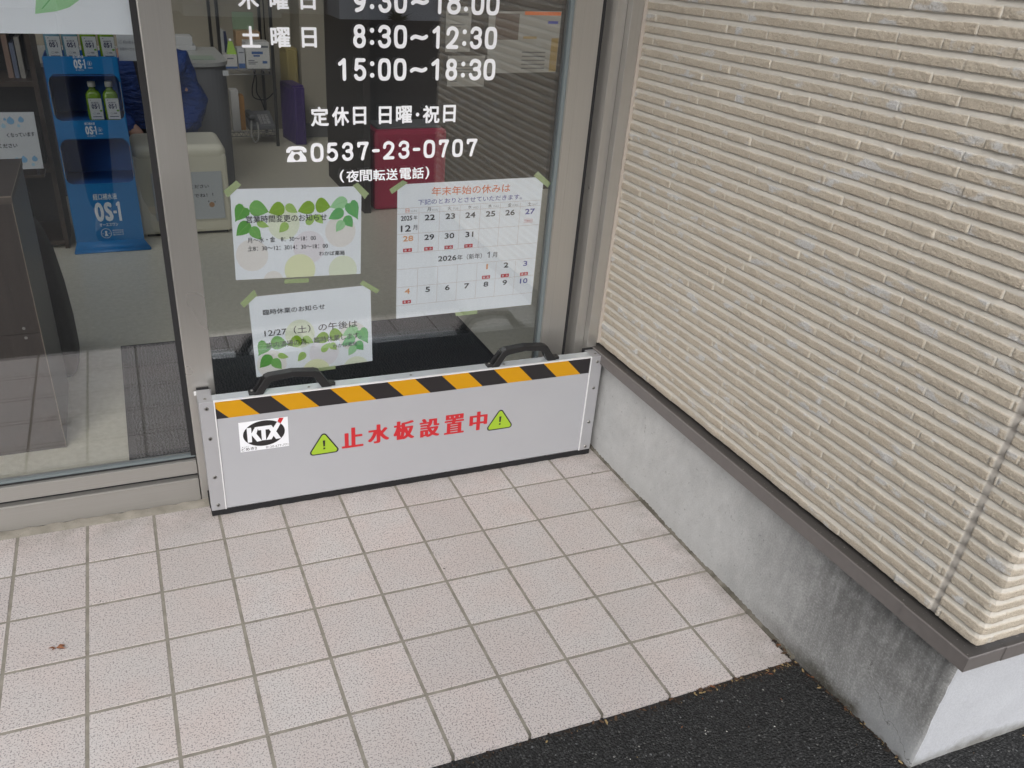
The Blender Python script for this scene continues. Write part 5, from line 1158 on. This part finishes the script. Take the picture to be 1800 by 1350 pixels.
# wire shelf with its load
ws = thing('wire_shelf', 'black wire shelf unit loaded with boxes at the back wall', 'shelf', (1.15, 4.25, ZF))
M_WIRE = mat('dark_chrome_wire', (.08, .08, .08), .3, .7); M_WIREL = mat('chrome_wire', (.25, .25, .25), .3, .7)
for x, y in ((1.02, 4.05), (1.345, 4.05), (1.02, 4.5), (1.345, 4.5)):
    mb = MB(); mb.tube([(x, y, ZF), (x, y, 1.6)], .011, 10); mb.build('post', M_WIRE, ws)
for z in (.115, .495, 1.05):
    mb = MB()
    for zz in (z, z - .028):
        for a, b in (((1.02, 4.05), (1.345, 4.05)), ((1.345, 4.05), (1.345, 4.5)), ((1.345, 4.5), (1.02, 4.5)), ((1.02, 4.5), (1.02, 4.05))): mb.tube([(*a, zz), (*b, zz)], .003, 6)
    for i in range(10): mb.tube([(1.03 + .0315 * i, 4.05, z), (1.03 + .0315 * (i + .5), 4.05, z - .028)], .0018, 5); mb.tube([(1.03 + .0315 * (i + .5), 4.05, z - .028), (1.03 + .0315 * (i + 1), 4.05, z)], .0018, 5)
    for i in range(18): mb.tube([(1.035 + .0175 * i, 4.05, z + .002), (1.035 + .0175 * i, 4.5, z + .002)], .0016, 5)
    mb.build('wire_deck', M_WIREL, ws)
def carton(name, label, x0, x1, y0, y1, z0, z1, c, cat='box', grp='goods on the wire shelf', prints=()):
    o = thing(name, label, cat, ((x0 + x1) / 2, (y0 + y1) / 2, z0), 0, grp); mb = MB(); mb.box(x0, x1, y0, y1, z0, z1); b = bevel(mb.build('carton', mat(name + '_skin', c, .6), o), .002)
    if prints:
        for q in prints: mb = MB(); mb.flat([(q[0], q[2]), (q[1], q[2]), (q[1], q[3]), (q[0], q[3])], y0 - .001); mb.build('print_patch', [mat('box_print_blue', (.04, .10, .26), .6), mat('box_print_grey', (.12, .13, .15), .6)][q[4]], b)
    return o
carton('medicine_carton', 'large white carton with blue print on the upper wire shelf', 1.178, 1.328, 4.06, 4.2, .499, .655, (.44, .45, .44), prints=[(1.215, 1.285, .585, .600, 0), (1.225, 1.265, .570, .580, 0), (1.19, 1.23, .545, .550, 1), (1.19, 1.25, .535, .540, 1), (1.19, 1.235, .525, .530, 1), (1.28, 1.31, .53, .545, 0), (1.19, 1.22, .625, .632, 1), (1.27, 1.32, .622, .634, 1)])
carton('slim_carton', 'slim white and blue carton left of the large white carton', 1.128, 1.172, 4.06, 4.18, .499, .618, (.38, .40, .42), prints=[(1.130, 1.170, .502, .530, 0), (1.135, 1.165, .59, .597, 1)])
carton('low_carton', 'low white carton with blue foot at the shelf left end', 1.035, 1.122, 4.06, 4.18, .499, .580, (.46, .46, .44), prints=[(1.036, 1.121, .500, .512, 0), (1.06, 1.10, .555, .562, 1)])
carton('tan_carton', 'tan carton behind the large white carton on the shelf', 1.145, 1.30, 4.22, 4.34, .499, .700, (.30, .20, .11))
carton('green_card', 'pale green standing card at the rear of the shelf', 1.150, 1.285, 4.36, 4.38, .499, .800, (.20, .28, .19), cat='card')
lb_ = thing('lime_pouch', 'lime green pouch standing on the low white carton', 'pouch', (1.09, 4.1, .58), 0, 'goods on the wire shelf')
mb = MB(); mb.add([(1.065, 4.08, .5805), (1.125, 4.08, .5805), (1.125, 4.13, .5805), (1.065, 4.13, .5805), (1.08, 4.105, .655), (1.105, 4.105, .655)], [(0, 1, 5, 4), (1, 2, 5), (2, 3, 4, 5), (3, 0, 4), (3, 2, 1, 0)]); mb.build('pouch', mat('lime_film', (.20, .36, .01), .35), lb_)
mb = MB(); mb.box(1.086, 1.099, 4.098, 4.112, .655, .668); mb.build('cap', M_WHITE, lb_)
wb_ = thing('navy_pouch', 'white and navy refill pouch behind the lime pouch', 'pouch', (1.06, 4.2, .5), 0, 'goods on the wire shelf')
mb = MB(); mb.add([(1.02, 4.19, .499), (1.10, 4.19, .499), (1.10, 4.24, .499), (1.02, 4.24, .499), (1.045, 4.215, .72), (1.085, 4.215, .70)], [(0, 1, 5, 4), (1, 2, 5), (2, 3, 4, 5), (3, 0, 4), (3, 2, 1, 0)]); mb.build('pouch', mat('navy_film', (.30, .31, .30), .4), wb_)
mb = MB(); mb.add([(1.065, 4.1885, .52), (1.098, 4.1885, .52), (1.084, 4.2125, .70), (1.068, 4.2125, .70)], [(0, 1, 2, 3)]); mb.build('navy_panel', mat('navy_patch', (.015, .02, .06), .4), wb_)
carton('upright_carton', 'tall white carton on the lower wire shelf', 1.062, 1.112, 4.06, 4.16, .118, .372, (.42, .42, .41))
carton('orange_carton', 'orange carton beside the tall white carton', 1.114, 1.150, 4.10, 4.2, .118, .330, (.33, .16, .03))
ph = thing('desk_phone', 'grey desk telephone with coiled cord on the lower wire shelf', 'telephone', (1.25, 4.15, .118))
mb = MB(); mb.add([(1.165, 4.08, .119), (1.34, 4.08, .119), (1.34, 4.30, .119), (1.165, 4.30, .119), (1.165, 4.08, .150), (1.34, 4.08, .150), (1.34, 4.30, .205), (1.165, 4.30, .205)], [(0, 1, 5, 4), (1, 2, 6, 5), (2, 3, 7, 6), (3, 0, 4, 7), (4, 5, 6, 7), (3, 2, 1, 0)]); bevel(mb.build('base', mat('phone_grey', (.10, .105, .11), .5), ph), .004)
mb = MB(); mb.box(1.172, 1.215, 4.09, 4.29, .185, .215, b=.01); mb.build('handset', mat('phone_handset', (.07, .075, .08), .5), ph)
for i in range(4):
    for j in range(3):
        mb = MB(); mb.box(1.245 + .025 * j, 1.262 + .025 * j, 4.10 + .035 * i, 4.122 + .035 * i, .150 + .0088 * i + .004, .162 + .0088 * i + .004); mb.build('key', mat('phone_key', (.25, .25, .25), .5), ph)
mb = MB(); P = cr([(1.185, 4.085, .175), (1.176, 4.035, .150), (1.172, 4.025, .10), (1.182, 4.02, .065), (1.200, 4.02, .058), (1.216, 4.025, .085), (1.220, 4.035, .135), (1.222, 4.085, .165)], 6); mb.tube([tuple(p) for p in P], .0065, 8); mb.build('cord', mat('phone_cord', (.30, .30, .28), .5), ph)
for i, P in enumerate([[(1.25, 4.45, .49), (1.275, 4.42, .42), (1.25, 4.40, .33), (1.26, 4.40, .27), (1.34, 4.40, .26), (1.42, 4.42, .32)], [(1.28, 4.46, .49), (1.29, 4.45, .38), (1.285, 4.44, .30), (1.31, 4.44, .25), (1.34, 4.44, .16)], [(1.385, 4.55, .95), (1.385, 4.55, .60), (1.40, 4.55, .40)]]):
    mb = MB(); mb.tube([tuple(p) for p in cr(P, 6)], .004, 6); o = mb.build('power_cable', M_BLACK); tag(o, ['thick black cable looping under the upper wire shelf', 'thin black cable hanging straight behind the shelf post', 'black cable running down the back wall beside the shelf'][i], 'cable', 'cables round the wire shelf')
# folding crates
def crate(name, label, x0, x1, y0, y1, h, c, rot, grp='folded plastic crates'):
    o = thing(name, label, 'crate', ((x0 + x1) / 2, (y0 + y1) / 2, ZF), 0, grp); m_ = mat(name + '_plastic', c, .45)
    mb = MB(); mb.box(x0, x1, y0, y1, ZF + .001, h, rot=rot); bevel(mb.build('body', m_, o), .005)
    mb = MB(); c0 = ((x0 + x1) / 2, (y0 + y1) / 2)
    for i in range(9): mb.box(x0 - .004, x0 - .0005, y0 + .02 + i * (y1 - y0 - .04) / 9, y0 + .032 + i * (y1 - y0 - .04) / 9, ZF + .02, h - .02)
    mb.box(x0 + .008, x0 + .022, y0 - .006, y0 - .0005, ZF + .01, h - .01); mb.box(x1 - .022, x1 - .008, y0 - .006, y0 - .0005, ZF + .01, h - .01); mb.box(x0 + .023, x1 - .023, y0 - .005, y0 - .0005, h * .62, h * .70); mb.box(x0 - .003, x1 + .003, y0 + .03, y1 - .03, h + .0005, h + .010)
    M = Matrix.Translation((c0[0], c0[1], 0)) @ Matrix.Rotation(rot, 4, 'Z') @ Matrix.Translation((-c0[0], -c0[1], 0)); mb.v = [tuple(M @ Vector(v)) for v in mb.v]
    mb.build('ribs', m_, o)
    return o
pc = crate('purple_crate', 'purple folded crate standing upright on the floor', 1.448, 1.522, 4.05, 4.34, .385, (.045, .022, .12), .14)
crate('yellow_crate', 'pale yellow folded crate standing behind the purple one', 1.485, 1.560, 4.36, 4.58, .575, (.30, .25, .10), .05)

# ------------------------------------------------------------------ across the street (seen only in the glass)
hb = thing('neighbour_house', 'pale rendered house across the street seen reflected in the glass', 'house', (2, -14.5, 0))
def _rend(t, p):
    n = N(t); n.link(n.mix(n.noise(n.coord(), 3., 4.), (.72, .73, .76), (.80, .81, .84)), p.inputs['Base Color'])
mb = MB(); mb.box(4.2, 12, -18, -13.9, -.1, 5.5); mb.build('wall', mat('render_white', rough=.85, build=_rend), hb)
mb = MB(); mb.box(-7, 4.15, -18, -14.8, -.1, 5.0); mb.build('side_wing', mat('render_grey', (.33, .33, .32), .85), hb)
mb = MB(); mb.add([(-7.5, -13.2, 5.1), (12.5, -13.2, 5.1), (12.5, -18.5, 5.1), (-7.5, -18.5, 5.1), (-7.5, -15.9, 7), (12.5, -15.9, 7)], [(0, 1, 5, 4), (2, 3, 4, 5), (0, 4, 3), (1, 2, 5), (3, 2, 1, 0)]); mb.build('roof', mat('slate_roof', (.05, .05, .055), .7), hb)
for wx in (-5, -2, 1): mb = MB(); mb.box(wx, wx + 1.6, -14.83, -14.79, .9, 2.1); mb.build('window', mat('dark_window', (.03, .035, .04), .1), hb)
for x0, x1 in ((1.6, 3.2),):
    st2 = thing('entrance_step', 'low concrete step before the house across the street', 'step', (2.4, -14.2, 0)); mb = MB(); mb.box(x0, x1, -14.75, -13.9, -.012, .16); mb.box(x0 + .2, x1 - .2, -14.75, -14.2, .161, .32); mb.build('slab', mat('step_concrete', (.36, .36, .35), .9), st2)
pl = thing('roadside_weed', 'green weed growing at the foot of the white house wall', 'plant', (5.2, -13.7, 0)); mb = MB()
for i in range(60):
    a = random.random() * 6.28; l = .12 + random.random() * .22; e = .3 + random.random() * .9; b = Vector((5.2, -13.75, -.01)); dr = Vector((math.cos(a) * math.cos(e), math.sin(a) * math.cos(e), math.sin(e))); s_ = dr.cross(Vector((0, 0, 1))).normalized() * .02
    m_ = b + dr * l * .55; t = b + dr * l + Vector((0, 0, -.03)); mb.add([b, m_ + s_, t, m_ - s_], [(0, 1, 2, 3)])
mb.build('leaves', mat('weed_green', (.06, .12, .03), .6), pl)

# ------------------------------------------------------------------ litter
M_LEAF = [mat('dry_leaf_rust', (.19, .075, .033), .8), mat('dry_leaf_brown', (.10, .06, .035), .8), mat('dry_leaf_straw', (.34, .25, .12), .8), mat('soil_crumb', (.03, .022, .016), .95)]
def scrap(mb, x, y, z, s, a, mi):
    n = 6; pts = [(math.cos(2 * math.pi * i / n) * s * (.6 + .6 * random.random()), math.sin(2 * math.pi * i / n) * s * (.22 + .3 * random.random())) for i in range(n)]
    ca, sa = math.cos(a), math.sin(a); tl = random.uniform(-.35, .35)
    mb.add([(x + u * ca - v * sa, y + u * sa + v * ca, z + .0012 + abs(u) * abs(tl) + .3 * abs(v)) for u, v in pts], [tuple(range(n))], mi)
mb = MB()
for i in range(760):
    if random.random() < .72:
        x = random.uniform(.2, 1.53); x = x if random.random() < .45 else 1.53 - abs(random.gauss(0, .22)); y = YEDGE - .004 - abs(random.gauss(0, .007))
    else:
        y = random.uniform(-1.22, -.86); x = 1.531 - abs(random.gauss(0, .0035))
    s = random.choice([.0012, .0018, .0025, .0035, .006]) * random.uniform(.7, 1.3); mi = random.choices([0, 1, 2, 3], [.07, .24, .06, .63])[0]
    z = ground_z(x, y) if y < YEDGE else .001
    scrap(mb, x, y, z + random.uniform(0, .003), s, random.uniform(0, 3.14), mi)
for i in range(60):     # stray flecks on asphalt
    x, y = random.uniform(.9, 2.0), random.uniform(-1.6, -.95)
    if x > 1.52 and y > -1.23: continue
    scrap(mb, x, y, ground_z(x, y) + .001, random.uniform(.0015, .004), random.uniform(0, 3.14), random.choice([0, 1, 2, 2]))
for x, y in [(1.468, -.152), (1.427, -.200), (1.365, -.275), (1.397, -.40), (1.28, -.45), (1.20, -.62), (.93, -.42), (1.10, -.66), (.62, -.33), (.18, -.30), (1.47, -.345)]: scrap(mb, x, y, .0003, random.uniform(.0022, .0042), random.uniform(0, 3.14), 3)
tag(mb.build('leaf_litter', M_LEAF), kind='stuff')
# gravel grains along the asphalt, real stones that catch light
mb = MB()
for i in range(2600):
    x, y = random.uniform(.55, 2.1), random.uniform(-1.75, -.935)
    if x > 1.525 and y > -1.235: continue
    s = random.choice([.0012, .0016, .002, .0026]) * random.uniform(.8, 1.3); z = ground_z(x, y)
    v = [(random.uniform(-1, 1) * .3 + a, random.uniform(-1, 1) * .3 + b, c) for a, b, c in ((1, 0, .1), (0, 1, .0), (-1, 0, .1), (0, -1, 0), (0, 0, .8))]
    mb.add([(x + a * s, y + b * s, z + c * s) for a, b, c in v], [(0, 1, 4), (1, 2, 4), (2, 3, 4), (3, 0, 4)], random.choices([0, 1, 2, 3], [.70, .25, .04, .01])[0])
tag(mb.build('asphalt_grit', [mat('grit_dark', (.035, .036, .038), .6), mat('grit_grey', (.09, .095, .10), .55), mat('grit_pale', (.20, .20, .19), .5), mat('grit_white', (.55, .55, .52), .45)]), kind='stuff')
# withered leaf on the tiles
lf = thing('withered_leaf', 'tiny withered orange-brown leaf lying on a pink tile', 'leaf', (.095, -.42, 0)); mb = MB()
for (a, l, w) in ((2.9, .016, .004), (.25, .018, .0035), (-.35, .020, .003), (3.6, .008, .004)):
    ca, sa = math.cos(a), math.sin(a); mb.add([(.095, -.42, .0025), (.095 + ca * l * .5 - sa * w, -.42 + sa * l * .5 + ca * w, .006), (.095 + ca * l, -.42 + sa * l, .0022), (.095 + ca * l * .5 + sa * w, -.42 + sa * l * .5 - ca * w, .0035)], [(0, 1, 2, 3)])
mb.build('blade', M_LEAF[0], lf)
